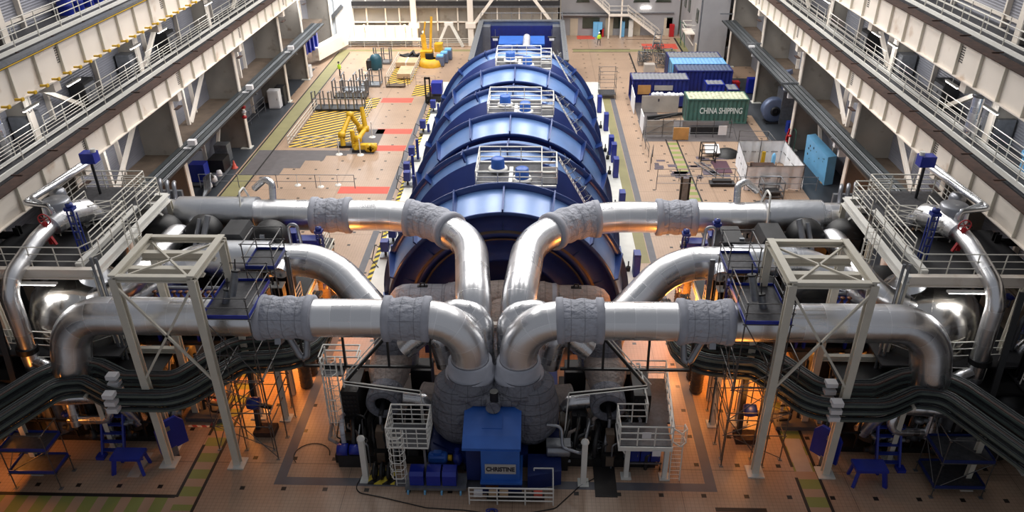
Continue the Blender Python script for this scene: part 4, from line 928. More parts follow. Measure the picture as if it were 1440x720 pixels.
            mb.add([(x+px_,y-.9,z_) for px_,z_ in poly]+[(x+px_,y+.9,z_) for px_,z_ in poly],[tuple(range(6)),tuple(range(11,5,-1))]+[(i,(i+1)%6,(i+1)%6+6,i+6)[::-1] for i in range(6)])
            t.p('shell',mb,'dark');t.p('face_panel',MB().box((x-.5,y-.95,4.1+h_),(x+.5,y-.9,5.1+h_)),'black');t.p('seam',MB().box((x-.9,y-.02,4.0+h_),(x+.9,y+.02,4.9+h_)),'black')
    # white shelf boxes and slotted posts
    for k,(d,y) in enumerate(((13.9,36.9),(11.9,34.6))):
        t=T('instrument_stand','pale topped instrument stand %s, %s side'%(('under the far pipe','beside the diagonal pipe')[k],nm),'instrument stand',(X(d),y,3.8))
        t.p('top_plate',MB().box((X(d)-.5,y-.3,6.3),(X(d)+.5,y+.3,6.36)),'paintgrey');t.p('leg',MB().box((X(d)-.45,y-.25,3.8),(X(d)-.38,y+.25,6.3)),'dark');t.p('leg',MB().box((X(d)+.38,y-.25,3.8),(X(d)+.45,y+.25,6.3)),'dark')
        t.p('gauge',MB().cyl((X(d)-.1,y,6.36),(X(d)-.1,y,6.8),.07,8).cyl((X(d)+.2,y,6.36),(X(d)+.2,y,6.6),.05,8),'dark')
        t.p('slotted_post',MB().beam((X(d-.9),y,3.8),(X(d-.9),y,8.1),.26,.14),'galv')
    for k,(d,y,z) in enumerate(((12.2,38.6,6.6),(10.9,38.3,6.3),(19.5,40.6,4.0))):
        t=T('blue_gear_box','royal blue gear box %s, %s side'%(('hanging below the far pipe','lower neighbour below the far pipe','beside the blue valve stand')[k],nm),'gear box',(X(d),y,z),'blue gear boxes')
        t.p('box',MB().box((X(d)-.55,y-.3,z),(X(d)+.55,y+.3,z+.8)),'blue');t.p('lid',MB().box((X(d)-.6,y-.34,z+.8),(X(d)+.6,y+.34,z+.88)),'vblue');t.p('shaft',MB().cyl((X(d),y,z-.9),(X(d),y,z),.08,8),'dark')
    # blue racks full of small copper valves
    for k,d in enumerate((14.4,16.9)):
        t=T('valve_rack','blue rack with rows of small copper-coloured valves under the cream frame, %s, %s side'%(('inner one','outer one')[k],nm),'valve rack',(X(d),33.2,4.85),'valve racks')
        x=X(d)
        for q in (-1.05,1.05): t.p('upright',MB().box((x+q-.06,32.9,3.8),(x+q+.06,33.1,6.2)).box((x+q-.06,34.2,3.8),(x+q+.06,34.4,6.2)),'blue')
        for z in (4.3,5.2,6.1): t.p('shelf',MB().box((x-1.1,32.9,z),(x+1.1,34.4,z+.06)),'vblue')
        me=MB().lathe([(.01,-.12),(.1,-.1),(.13,.0),(.1,.1),(.05,.2),(.05,.34),(.12,.35),(.12,.4),(.01,.41)],(0,0,0),'Z',10).mesh('small_valve','copper')
        for z in (4.5,5.4,6.3):
            for q in range(6): t.inst('small_valve',me,(x-.85+q*.34,33.3,z))
        t.p('hose_bank',MB().tube([(x-1,33.8,5.5),(x,33.9,5.7),(x+1,33.8,5.5)],.1,8).tube([(x-1,34.1,6.4),(x+1,34.1,6.4)],.12,8),'mirror')
    # scaffold platforms with blue toe boards
    xa,xb=((-14.9,-12.8),(9.2,11.2))[s>0]
    scaffold('scaffold platform with blue toe boards and grey planks above the front pipe, %s side'%nm,xa,xb,28.3,31.4,[3.0,5.0,8.5,9.1,9.6],[8.5],2,3,toe='blue',r=.03,group='blue edged scaffold platforms',z0=0,name='scaffold_platform')
    scaffold('narrow upper scaffold bay with blue boards reaching the middle pipe, %s side'%nm,xa+.9 if s<0 else xa-.1,xb+.2 if s<0 else xb-.7,31.8,33.6,[3.9,6,9.0,9.7,10.4],[9.0],2,2,toe='vblue',r=.03,z0=3.8,name='scaffold_platform')
    # lower scaffold towers
    if s<0: scaffold('galvanised scaffold tower standing on the orange lit floor by the hatched floor side post',-16.0,-13.2,28.9,32.2,[1.6,3.0,4.4,6],[],3,2)
    else: scaffold('dark scaffold tower on the orange lit floor by the container side post',9.3,12.2,28.8,32.4,[1.6,3.0,4.4,6],[],3,2)
    if s<0: scaffold('low mobile scaffold with plank deck in the dark near corner by the green striped walkway',-24.9,-22.7,26.1,27.3,[1.0,2.4,3.4],[1.0,2.4],2,2,toe='vblue')
    else: scaffold('mobile scaffold with blue boards in the dark near corner beside the cable trays',18.6,20.9,26.5,28.2,[.6,2.2,3.6],[.6,2.2],2,2,toe='hpdark')
    # --- cable trays in two stacks of three tiers
    base=[(9.6,36),(9.6,31.4),(13.0,31.0),(14.9,28.1),(17.7,28.1),(19.5,29.1),(21.2,28.9),(24.2,22.4)]
    for lane in range(2):
        for tier in range(3):
            off=.5-lane*1.0;z=5.0-lane*.3-tier*.42
            pts=[V((X(d),y,z)) for d,y in base];ctr=fil(pts,[1.5,1.2,1.2,1.2,1.4,1.6],6)
            def offs(pth,o,dz=0):
                out=[]
                for i,p in enumerate(pth):
                    tg=(pth[min(i+1,len(pth)-1)]-pth[max(i-1,0)]).normalized();nn=V((tg.y,-tg.x,0)).normalized()*(s);out.append(p+nn*o*-1+V((0,0,dz)))
                return out
            c=offs(ctr,off)
            t=T('cable_tray','curving grey cable tray full of dark cables, %s tier of the %s stack, %s side'%(('top','middle','bottom')[tier],('inner','outer')[lane],nm),'cable tray',c[4],'curving cable trays')
            for q in (-.25,.25):
                e=offs(c,q);mb=MB()
                for a,b in zip(e,e[1:]): mb.beam(a,b,.025,.13)
                t.p('side_rail',mb,'traymat')
            mb=MB();dn=densify(c,.32)
            for i in range(0,len(dn)-1,1):
                tg=(dn[i+1]-dn[i]);
                if tg.length<.2: continue
                nn=V((tg.y,-tg.x,0)).normalized();mb.beam(dn[i]-nn*.25,dn[i]+nn*.25,.06,.03)
            t.p('rungs',mb,'traymat')
            random.seed(lane*10+tier)
            for q in range(4):
                o=-.17+q*.11;e=offs(c,o,.05+random.uniform(-.01,.03));r_=random.choice((.03,.04,.055,.06))
                t.p('cable',MB().tube(e,r_,6),'cablebr' if q==lane+tier and tier!=1 else 'cable')
            if True:
                bx=V((X(18.0 if s<0 else 15.6),0,0));i=min(range(len(c)),key=lambda i:abs(c[i].x-bx.x));p=c[i]+V((0,-.1+lane*-.0,.18))
                if s<0:p=V((X(17.9-lane*.25),c[i].y-.35,z+.2))
                t.p('marker_box',MB().box((p.x-.25,p.y-.3,p.z-.13),(p.x+.25,p.y+.1,p.z+.1)),'boxwhite','white marker box clipped on the tray')
    for k,(d,y) in enumerate(((11.3,31.3),(16.4,28.9),(19.5,28.9),(22.4,27.2))):
        t=T('tray_support','cream support post under the curving cable trays, %s out from the turbine, %s side'%(ORD[k],nm),'post',(X(d),y,0),'tray support posts')
        t.p('post',MB().ibeam((X(d),y,0),(X(d),y,4.0),.24,.24,.04,up=(0,1,0)),'frame');t.p('arm',MB().beam((X(d),y-.8,3.95),(X(d),y+.8,3.95),.14,.14),'frame');t.p('base_plate',MB().box((X(d)-.3,y-.3,0),(X(d)+.3,y+.3,.05)),'paintgrey')
    # green pipe by the tray
    one('green_pipe',MB().tube(fil([(X(16.3),28.9,4.4),(X(16.5),28.6,2.2),(X(16.3),28.3,.5)],.4),.09,8),'green','thin green pipe hanging down from the cable trays, %s side'%nm,'pipe')
    # --- clutter in the dark zone below
    t=T('blue_bench','low royal blue steel bench with splayed legs on the tiled floor, %s side'%nm,'bench',(X(17.9),27.5,0),'blue steel benches')
    x=X(17.9);t.p('top',MB().box((x-.75,27.1,.85),(x+.75,27.9,1.0)),'blue');t.p('panel',MB().box((x-.4,27.85,.2),(x+.4,27.9,.85)),'blue')
    for q in (-1,1): t.p('leg',MB().beam((x+q*.6,27.2,.85),(x+q*.75,27.05,0),.14,.2).beam((x+q*.6,27.8,.85),(x+q*.7,27.9,0),.14,.1),'blue')
    t=T('blue_board','upright royal blue equipment board beside the cream post, %s side'%nm,'board',(X(16.1),28.5,0),'blue equipment boards');t.o.rotation_euler=(0,0,s*.75)
    x=X(16.1);poly=[(27.8,.5),(27.8,1.9),(28.1,2.3),(28.9,2.3),(29.2,1.9),(29.2,.5)];t.p('plate',MB().prismX(poly,x-.08,x+.08),'blue');t.p('stand',MB().box((x-.1,28.3,0),(x+.1,28.6,.6)),'galv');t.p('clip',MB().box((x+.08,28.3,1.7),(x+.12,28.5,1.95)).box((x-.12,28.3,1.7),(x-.08,28.5,1.95)),'galv')
    t=T('blue_stair_stand','blue access stand with steps behind the blue bench, %s side'%nm,'access stand',(X(19.2),28.6,0),'blue access stands')
    x=X(19.2)
    for q in (-.55,.55): t.p('rail',MB().beam((x+q,28.2,0),(x+q,29.4,2.6),.1,.16),'blue')
    for k in range(6): t.p('step',MB().box((x-.55,28.3+k*.18,.3+k*.4),(x+.55,28.5+k*.18,.36+k*.4)),'vblue')
    t.p('foot',MB().box((x-.8,28.0,0),(x-.4,28.4,.18)).box((x+.4,28.0,0),(x+.8,28.4,.18)),'blue')
    path=densify(fil([(X(24.5),30.0,3.2),(X(21.5),28.9,3.3),(X(18.9),29.3,3.2),(X(18.2),29.6,1.2)],[.8,.6],8),.3)
    t=T('low_pipe','silver pipe swinging under the cable trays, %s side'%nm,'pipe',(X(20),29,1));t.p('jacket',MB().tube(path,.42,24),'clad');t.p('lower_bend',MB().tube(fil([(X(19.6),29.3,3.2),(X(18.9),28.9,1.9),(X(21.5),29.2,1.6)],.5),.24,14),'clad2')
    random.seed(20+s)
    for k in range(9):
        d=16.8+k*.95+random.uniform(-.2,.2);y=29.6+random.uniform(-.2,1.3)
        if 18.4<d<21.8: y=29.1
        valve('dark control valve with small actuator in the shadow under the trays, %s side'%nm,X(d),y,random.uniform(.3,1.2),random.uniform(.9,1.5),'dark' if k%3 else 'mirror','vblue' if k%2 else 'galv','shadowed control valves',act=k%3!=0)
    for k in range(14):
        d=16.4+k*.62;y=30.2+random.uniform(-.9,2.2)
        if abs(d-21.4)<2.3: y=29.9
        one('riser_pipe',MB().tube([(X(d),y,0),(X(d),y,random.uniform(2.6,3.6)),(X(d+random.uniform(-.3,.3)),y+.9,3.7)],random.choice((.06,.1,.15,.2)),10),random.choice(('dark','galv','insul2','mirror','ledge')),'slender upright riser pipe in the shadow under the trays, %s side'%nm,'pipe','shadowed riser pipes')
    # outer dark gallery beyond the vessel, rails + equipment
    t=T('outer_gallery','dark outer gallery deck with equipment below the girder, %s side'%nm,'gallery',(X(27),27,0))
    t.p('deck',MB().box((X(24.9),18,4.2),(X(28.6),40,4.3)),'dark')
    for y in (20,25,30,35,39.5): t.p('column',MB().ibeam((X(25.1),y,0),(X(25.1),y,9.5),.3,.3,.05,up=(0,1,0)),'black')
    for y in (20,25,30,35): t.p('beam',MB().ibeam((X(25.1),y,9.0),(X(28.6),y,9.0),.2,.35,.05),'black').__class__
    t.p('runway_beam',MB().ibeam((X(25.6),18,7.3),(X(25.6),40,7.3),.2,.35,.05),'ledge')
    guard('long white guard rail along the dark outer gallery, %s side'%nm,[(X(24.95),20,4.3),(X(24.95),29.6,4.3)],1.15,3,1.6,'rail','outer gallery guard rails',.03)
    for k,(y,z) in enumerate(((24.2,4.3),(27.4,4.3),(31.6,4.3))):
        t=T('equipment_cabinet','dark sheet metal cabinet on the outer gallery, %s from the near end, %s side'%(ORD[k],nm),'cabinet',(X(27.8),y,z),'outer gallery cabinets')
        x=X(27.6);t.p('body',MB().box((x-.9,y-.9,z),(x+.9,y+.9,z+1.5)),'hooddark' if k==1 else 'dark');t.p('lid',MB().prismX([(y-.95,z+1.5),(y,z+1.9),(y+.95,z+1.5)],x-.95,x+.95),'ledge');t.p('door',MB().box((x-.7,y-.93,z+.1),(x+.7,y-.9,z+1.4)),'dark');t.p('outlet',MB().tube(fil([(x-s*.9,y,z+1.0),(x-s*1.7,y,z+1.0),(x-s*1.8,y-.1,z+.05)],.6),.32,18),'clad2')
    for k in range(7):
        y=22+k*2.4;r_=random.choice((.08,.12,.2))
        one('loop_pipe',MB().tube(fil([(X(25.4),y,4.3),(X(25.4),y,6.6+random.uniform(-.6,.8)),(X(27.6),y+.8,6.8),(X(28.2),y+1.2,4.3)],.5),r_,10),('galv','black','cable','black')[k%4],'looping service pipe over the dark outer gallery, %s side'%nm,'pipe','gallery loop pipes')
    for k in range(5):
        valve('blue-grey valve on the outer gallery deck, %s side'%nm,X(26.2+.9*(k%3)),23+k*3.1,4.3,1.3,'encl','vblue','outer gallery valves',act=k%2==0)
    # hoop-shaped black pipes near frame edge
    one('black_hoop_pipe',MB().tube(fil([(X(23.6),24.2,3.9),(X(23.6),24.2,7.0),(X(26.4),24.2,7.2)],.5),.13,10),'black','thick black bent pipe hooping over the near gallery, %s side'%nm,'pipe')
    one('black_strut',MB().beam((X(23.3),28.6,2.0),(X(24.2),30.6,8.8),.25,.25),'black','black steel strut leaning beside the relief pipe, %s side'%nm,'strut')
# ================================================================ FRONT MACHINERY AROUND THE CASING
for s in (-1,1):
    X=lambda d:side(s,d);nm=HF[s]
    # insulated valve chest with doughnut face
    x=X(5.6);t=T('steam_chest','grey quilted steam chest with a doughnut shaped face, %s side of the casing'%nm,'steam chest',(x,31,0),'quilted steam chests')
    t.p('doughnut',MB().lathe([(.42,29.75),(.5,29.55),(.72,29.5),(.86,29.65),(.9,29.95),(.88,30.6),(.8,31.0)],(x,0,2.45),'Y',32),'insuldark')
    t.p('core',MB().lathe([(.44,29.7),(.42,30.4),(.01,30.4)],(x,0,2.45),'Y',24),'black');t.p('spindle',MB().cyl((x,30.4,2.45),(x,28.9,2.4),.12,10),'dark')
    t.p('chest',MB().tube([(x,30.9,2.5),(x,31.6,2.9),(x,32.6,3.0),(x,33.8,2.8)],[.8,1.05,1.1,.7],26),'insul2');t.p('chest_cap',MB().tube([(x,32.4,2.4),(x,32.6,4.4),(x,32.9,5.2)],[1.0,.8,.55],22),'insuldark')
    t.p('elbow',MB().tube(fil([(x-s*.5,30.6,2.2),(x-s*1.8,30.6,2.0),(x-s*2.2,30.6,1.7)],.4),.42,20),'clad2')
    t.p('actuator',MB().box((x-.18,28.2,.9),(x+.22,28.7,2.0)),'ledge');t.p('actuator_rod',MB().cyl((x,28.6,1.4),(x,28.9,2.4),.08,8),'mirror');t.p('pedestal',MB().box((x-.3,28.0,0),(x+.3,30.8,.9)),'black');t.p('lower_block',MB().box((x-.16,27.9,.25),(x+.22,28.1,.8)),'ledge')
    # black upright cooler block
    t=T('black_block','tall black louvred block beside the steam chest, %s side'%nm,'cooler block',(X(7.2),30.4,0),'black louvred blocks')
    xx=X(7.25);t.p('body',MB().box((xx-.42,29.7,.3),(xx+.42,31.6,3.2)),'black');mb=MB()
    for i in range(4):
        for j in range(9): mb.box((xx-.34+i*.18,29.66,.6+j*.28),(xx-.24+i*.18,29.7,.72+j*.28))
    t.p('studs',mb,'dark')
    # black square tube frame hung below the front pipe
    t=T('black_pipe_frame','black square tube frame hanging below the front steam pipe, %s side'%nm,'frame',(X(6),30.6,4),'black hanging frames')
    for d in (9.6,7.5,5.3,3.6 if s>0 else 3.2): t.p('upright',MB().beam((X(d),30.6,4.1),(X(d),30.8,6.6),.11,.11),'black')
    t.p('bottom_bar',MB().beam((X(9.6),30.6,4.1),(X(3.2),30.6,4.1),.12,.12),'black');t.p('top_bar',MB().beam((X(9.6),30.8,6.6),(X(3.2),30.8,6.6),.12,.12),'black')
    # twin slanted rods
    t=T('linkage','black bar with twin bright rods slanting across the steam chest, %s side'%nm,'linkage',(X(6.5),30.2,4),'slanting linkages')
    t.p('bar',MB().beam((X(7.4),29.8,3.7),(X(3.6),29.4,3.5),.14,.14),'black');t.p('rods',MB().cyl((X(7.4),29.7,3.85),(X(3.6),29.3,3.65),.03,6).cyl((X(7.4),29.5,3.85),(X(3.7),29.1,3.62),.03,6),'white')
    t.p('bar',MB().beam((X(7.4),29.8,3.7),(X(4.9),30.9,6.3),.12,.12),'black');t.p('rods',MB().cyl((X(7.4),29.7,3.9),(X(4.9),30.8,6.5),.03,6).cyl((X(7.6),29.7,3.9),(X(5.1),30.8,6.5),.03,6),'white')
    t.p('drop_rod',MB().tube([(X(3.6),29.3,3.6),(X(3.4),28.6,1.2)],.035,6),'white')
    # dark pipework around the base
    random.seed(40+s)
    for k in range(12):
        d=3.2+k*.42;y=27.9+random.uniform(0,1.8);z=random.uniform(.5,1.8)
        one('small_pipe',MB().tube(fil([(X(d),y,0),(X(d),y,z),(X(d+.5),y+.2,z+.1),(X(d+.6),y+1.2,z+.2)],.15,4),random.choice((.04,.06,.09)),8),random.choice(('dark','galv','insul2','mirror','black')),'thin bent pipe low down among the machinery, %s side of the casing'%nm,'pipe','low bent pipes')
    for k in range(5):
        valve('small dark valve among the low pipework, %s side of the casing'%nm,X(3.6+k*.75),28.6+.5*(k%2),.1,.9,'dark','ledge' if k%2 else 'galv','low casing valves',act=k%2==1)
    # white post with cap
    px_=P(515,675).x if s<0 else P(820,680).x
    t=T('white_post','thick white upright post with pointed cap in front of the machinery, %s side'%nm,'post',(px_,27,0),'capped white posts')
    t.p('post',MB().box((px_-.13,26.9,0),(px_+.13,27.15,2.6)),'white');t.p('cap',MB().lathe([(.2,2.6),(.18,2.7),(.01,2.86)],(px_,27.02,0),'Z',10),'white');t.p('foot',MB().box((px_-.26,26.75,0),(px_+.26,27.3,.05)),'paintgrey')
t=T('silver_pipe_bend','thin silver pipe bending down to the white post beside the bearing housing','pipe',(1,27.5,1))
t.p('pipe',MB().tube(fil([(.6,28.3,2.5),(1.3,28.2,2.5),(1.35,27.6,1.7),(2.3,27.1,1.8),(2.35,27.0,2.7)],.3),.08,10),'mirror')
# silver cylinder and dark blue base right of housing
t=T('silver_cylinder','horizontal silver cooler cylinder right beside the blue housing','cylinder',(1.4,28.3,.6))
a=P(768,632,1.2);b=P(802,632,1.2);t.p('shell',MB().lathe([(.01,0),(.3,.02),(.34,.08),(.34,b.x-a.x-.08),(.3,b.x-a.x),(.01,b.x-a.x)],(a.x,a.y,1.2),'X',26),'mirror')
t.p('pipe',MB().tube(fil([(a.x+.2,a.y,.9),(a.x+.2,a.y,.45),(a.x+1.2,a.y,.45)],.12),.08,8),'galv');t.p('bracket',MB().box((a.x,a.y-.3,1.62),(b.x,a.y+.3,1.68)),'galv');t.p('stand',MB().box((a.x+.1,a.y-.2,0),(b.x-.1,a.y+.2,.9)),'black')
one('blue_plinth',MB().prism([(-.3,26.5),(1.3,26.9),(1.3,29),(-.3,29)],0,.9),'hpdark','dark blue steel plinth between the bearing housing and the silver cylinder','plinth')
for x in (-5.55,-4.75,-4.0): t.p('blue_cover',MB().prismX([(26.35,.36),(26.35,.95),(26.5,1.1),(27.0,1.1),(27.1,.95),(27.1,.36)],x-.33,x+.33),'blue')
one('blue_plinth',MB().prism([(-3.2,27.6),(-2.9,27.6),(-2.9,30),(-5.0,30),(-5.0,28.6)],0,1.0),'hpdark','dark blue steel plinth behind the blue motors','plinth')
# blue motors at the left
t=T('motor_skid','long grey skid under the blue motors','skid',(-4.5,26.7,0));t.p('deck',MB().box((-6.1,26.2,.2),(-3.2,27.2,.34)),'galv');
for x in (-6,-5.2,-4.4,-3.5): t.p('bracket',MB().box((x,26.1,0),(x+.08,27.1,.2)),'lblue')
pump('teal blue pump motor behind the front blue motor',-4.3,27.75,.35,1.9,'genblue',0,None,.3)
t=T('blue_coupling','two blue coupling halves beside the white post','coupling',(-9,28.2,0));x=P(505,617,1).x-.4;y=28.0
t.p('drum',MB().lathe([(.01,0),(.3,0),(.3,.5),(.01,.5)],(x-.5,y,1.0),'X',16),'blue');t.p('drum',MB().lathe([(.01,.6),(.26,.6),(.26,1.1),(.01,1.1)],(x-.5,y,1.0),'X',16),'blue');t.p('stand',MB().box((x-.5,y-.2,0),(x+.6,y+.2,.75)),'dark')
t=T('hose_reel','coils of thick black hose on a square plate with hazard edge','hose reel',(-7.2,27.1,0))
t.p('plate',MB().box((-8.0,26.7,0),(-6.7,27.7,.06)),'hazfine')
for k in range(3): t.p('coil',MB().tube([V((-7.7+k*.35,27.2,.42))+V((0,math.cos(a_)*.36,math.sin(a_)*.36)) for a_ in [2*PI*i/18 for i in range(19)]],.09,8),'black')
# right mezzanine
z=2.2;xl,xr=4.0,6.45
t=T('mezzanine','white railed service platform with grey deck right of the steam chest','platform',(5.3,29,0))
t.p('deck',MB().box((xl,27.3,z-.08),(xr,28.9,z)),'grating');t.p('deck',MB().box((5.5,28.9,z-.08),(xr+.35,32.3,z)),'grating')
t.p('edge_beam',MB().box((xl-.05,27.22,z-.28),(xr+.05,27.32,z-.04)),'white');t.p('edge_beam',MB().box((xl-.05,27.3,z-.25),(xl+.05,28.9,z-.05)),'white')
for x in (4.45,6.3): t.p('leg',MB().ibeam((x,27.5,0),(x,27.5,z-.2),.22,.22,.05,up=(0,1,0)),'white');t.p('foot',MB().box((x-.25,27.25,0),(x+.25,27.75,.05)),'paintgrey')
for x in (5.6,6.6): t.p('leg',MB().ibeam((x,32.1,0),(x,32.1,z-.1),.2,.2,.04,up=(0,1,0)),'white')
t.p('knee',MB().beam((xl+.4,27.5,1.4),(xl,27.5,z-.1),.08,.08),'white')
t.p('plate_sign',MB().box((5.0,27.2,2.75),(5.42,27.22,3.1)).box((5.55,27.18,1.65),(5.95,27.2,2.0)),'boxwhite')
guard('white guard rail around the front and side of the service platform',[(xl,28.8,z),(xl,27.3,z),(xr,27.3,z),(xr+.35,32.3,z),(5.0,32.3,z)],1.15,3,.9,'white',None,.035)
guard('inner white guard rail of the service platform beside the black block',[(xl,28.9,z),(5.45,28.9,z),(5.4,32,z)],1.15,3,.9,'white',None,.035)
t=T('caged_ladder','white ladder with hoop cage leaning on the service platform','ladder',(6.75,27.2,0));ladder(t,(6.75,27.3,0),(6.75,27.6,3.3),.5,14,False,'white');t.p('hoop',MB().tube([(6.5,27.6,3.3),(6.45,27.2,3.35),(6.75,26.9,3.35),(7.05,27.2,3.35),(7.0,27.6,3.3)],.03,6).tube([(6.5,27.5,2.6),(6.45,27.15,2.6),(6.75,26.85,2.6),(7.05,27.15,2.6),(7.0,27.5,2.6)],.03,6),'white');t.p('hoop_strut',MB().cyl((7.03,27.1,2.6),(7.03,27.15,3.35),.02,6).cyl((6.75,26.85,2.6),(6.75,26.9,3.35),.02,6),'white')
for k in range(3):
    x=4.9+k*.5;t=T('blue_cabinet','royal blue cabinet on a wheeled frame under the service platform, %s from the casing'%ORD[k],'cabinet',(x,28.2,.35),'blue cabinets under the platform');t.p('body',MB().box((x-.22,28.0,.5),(x+.22,28.5,1.35)),'blue');t.p('door',MB().box((x-.18,27.97,.55),(x+.18,28.0,1.3)),'vblue');t.p('handle',MB().box((x+.1,27.94,.85),(x+.13,27.97,1.0)),'galv')
t=T('trolley','grey wheeled frame under the blue cabinets','trolley',(5.4,28.2,0));t.p('frame',MB().box((4.6,27.9,.42),(6.2,27.96,.5)).box((4.6,28.5,.42),(6.2,28.56,.5)).box((4.6,27.9,.42),(4.66,28.56,.5)).box((6.14,27.9,.42),(6.2,28.56,.5)),'galv')
for x in (4.65,6.15):
    for y in (27.95,28.5): t.p('wheel',MB().lathe([(.01,-.03),(.1,-.03),(.1,.03),(.01,.03)],(x,y,.1),'X',12),'dark');t.p('caster_leg',MB().cyl((x,y,.1),(x,y,.45),.03,6),'galv')
# left basket platform with ladder
z=2.35;xa,xb=-6.85,-4.95;ya,yb=26.75,28.4
t=T('basket_platform','white basket shaped inspection platform with mesh sides left of the bearing housing','platform',(-5.9,27.6,0))
t.p('deck',MB().box((xa,ya,z-.06),(xb,yb,z)),'grating')
pth=[(xa,ya,z),(xb,ya,z),(xb,yb,z),(xa,yb,z),(xa,ya,z)]
for h in (0,.3,.6,.9,1.2): t.p('rail',MB().tube([V(p)+V((0,0,h)) for p in pth],.035 if h in (0,1.2) else .022,6),'white')
for a,b in zip(pth,pth[1:]):
    for i in range(4): t.inst('rail_post',cmesh('rail_post',.025,1.2,'white'),V(a).lerp(V(b),i/4))
for x,y in ((xa+.3,yb-.1),(xb-.2,yb-.1),(xb-.2,ya+.15)): t.p('leg',MB().beam((x,y,0),(x,y,z-.05),.1,.1),'galv')
t=T('caged_ladder','white caged ladder rising to the basket platform','ladder',(-6.35,26.65,0));ladder(t,(-6.35,26.68,0),(-6.35,26.7,3.5),.45,12,True,'white')
t=T('ladder_tower','white caged ladder tower beside the black block on the hatched floor side','ladder',(-10,29.9,0));x=-10.0
ladder(t,(x,29.9,0),(x,29.9,5.2),.6,16,True,'white')
for q in (-.5,.5): t.p('tower_post',MB().box((x+q-.04,30.0,0),(x+q+.04,30.1,5.0)).box((x+q-.04,30.9,0),(x+q+.04,31.,5.0)),'white')
t.p('top_deck',MB().box((x-.55,30,3.9),(x+.55,31,3.98)),'grating')
for h in (.4,.8,1.15): t.p('top_rail',MB().tube([(x-.55,30,3.95+h),(x-.55,31,3.95+h),(x+1.3,31,3.95+h),(x+1.3,30,3.95+h)],.035,6),'white')
# low railings in front of the housing
guard('low white railing in front of the nameplate housing',[(-3.0,25.6,0),(.9,25.6,0),(.9,26.9,0),(0,26.9,0)],1.05,4,1.3,'white',None,.035)
t=T('parts_rack','small rack with white and pink boxes behind the low railing','rack',(-1.2,25.9,0));t.p('tray',MB().box((-2.2,25.7,.2),(.5,26.05,.3)),'black')
for k,(x,m_) in enumerate(((-2.6,'boxwhite'),(-1.9,'crate'),(-1.4,'crate'),(.2,'redmat'))):
    one('small_box',MB().box((x-.2,25.75,.3),(x+.2,26.0,.55)),m_,('white paper box at the end of the rack behind the low railing','cardboard box beside the white one behind the low railing','cardboard box in the middle of the low rack','pink box at the open end of the low rack')[k],'box')
# hoses on floor
one('floor_hose',MB().tube(fil([(-8.3,27.6,.03),(-8.6,26.2,.03),(-7.2,25.9,.03),(-5.0,25.3,.03),(-3.2,25.2,.03),(-1.2,24.9,.03)],.5),.025,6),'black','thin black hose snaking across the tiles before the motors','hose')
one('floor_hose',MB().tube(fil([(-1.0,24.9,.03),(1.0,25.4,.03),(2.2,26.8,.03),(2.9,27.3,.03)],.5),.025,6),'black','thin black hose running from the railing to the black mat','hose')
one('hose_loop',MB().tube([V((-11.2+math.cos(a)*.9,28.6+math.sin(a)*.8,.03)) for a in [i*.3 for i in range(14)]],.02,6),'black','loop of thin black hose by the ladder tower','hose')
t=T('blue_hose_bundle','little dark blue bundle of hoses dropped before the low railing','hose',(-1.9,25.0,0))
t.p('coil',MB().tube([V((-1.9+math.cos(a)*(.1+.02*a),25.1+math.sin(a)*.12,.06+.01*a)) for a in [i*.5 for i in range(22)]],.03,6),'vblue')
# silver U pipe and boxes under front pipe ends
for s in (-1,1):
    X=lambda d:side(s,d)
    one('drain_pipe',MB().tube(fil([(X(8.9),30,6.8),(X(9.0),29.6,5.4),(X(9.3),29.6,5.4),(X(9.9),29.8,6.8)],.25),.16,12),'mirror','short silver drain bend under the front pipe, %s side'%HF[s],'pipe')
    t=T('floor_valve','blue topped valve stand on the orange lit floor, %s side'%HF[s],'valve',(X(12.4),30.2,0));x=X(12.4)
    t.p('stand',MB().beam((x,30.2,0),(x,30.6,3.9),.2,.3),'dark');t.p('blue_head',MB().lathe([(.01,-.3),(.3,-.28),(.34,0),(.3,.28),(.01,.3)],(x+.2,29.8,2.3),'X',16),'vblue');t.p('arm',MB().beam((x,30.3,1.8),(x+.9,30.3,1.6),.14,.2),'black');t.p('base',MB().box((x-.2,29.8,0),(x+.9,30.6,.3)),'rust')
    # pipe rack with bent dark pipes beyond
    t=T('pipe_rack','dark rack of bent pipes standing on the orange lit floor, %s side'%HF[s],'pipe rack',(X(15.3),31.4,0))
    for q in (0,.9): t.p('upright',MB().beam((X(14.9+q),31.6,0),(X(15.1+q),32.4,3.4),.14,.14),'frame' if q==0 else 'black')
    for k in range(5): t.p('bent_pipe',MB().tube(fil([(X(14.6),31.2,.4+k*.5),(X(15.3),31.3,.4+k*.5),(X(15.4),31.6,.8+k*.5),(X(16.4),31.9,.8+k*.5)],.15),.06,8),'black')
    t.p('plinth',MB().box((X(14.5),30.9,0),(X(16.6),32.2,.25)),'band')
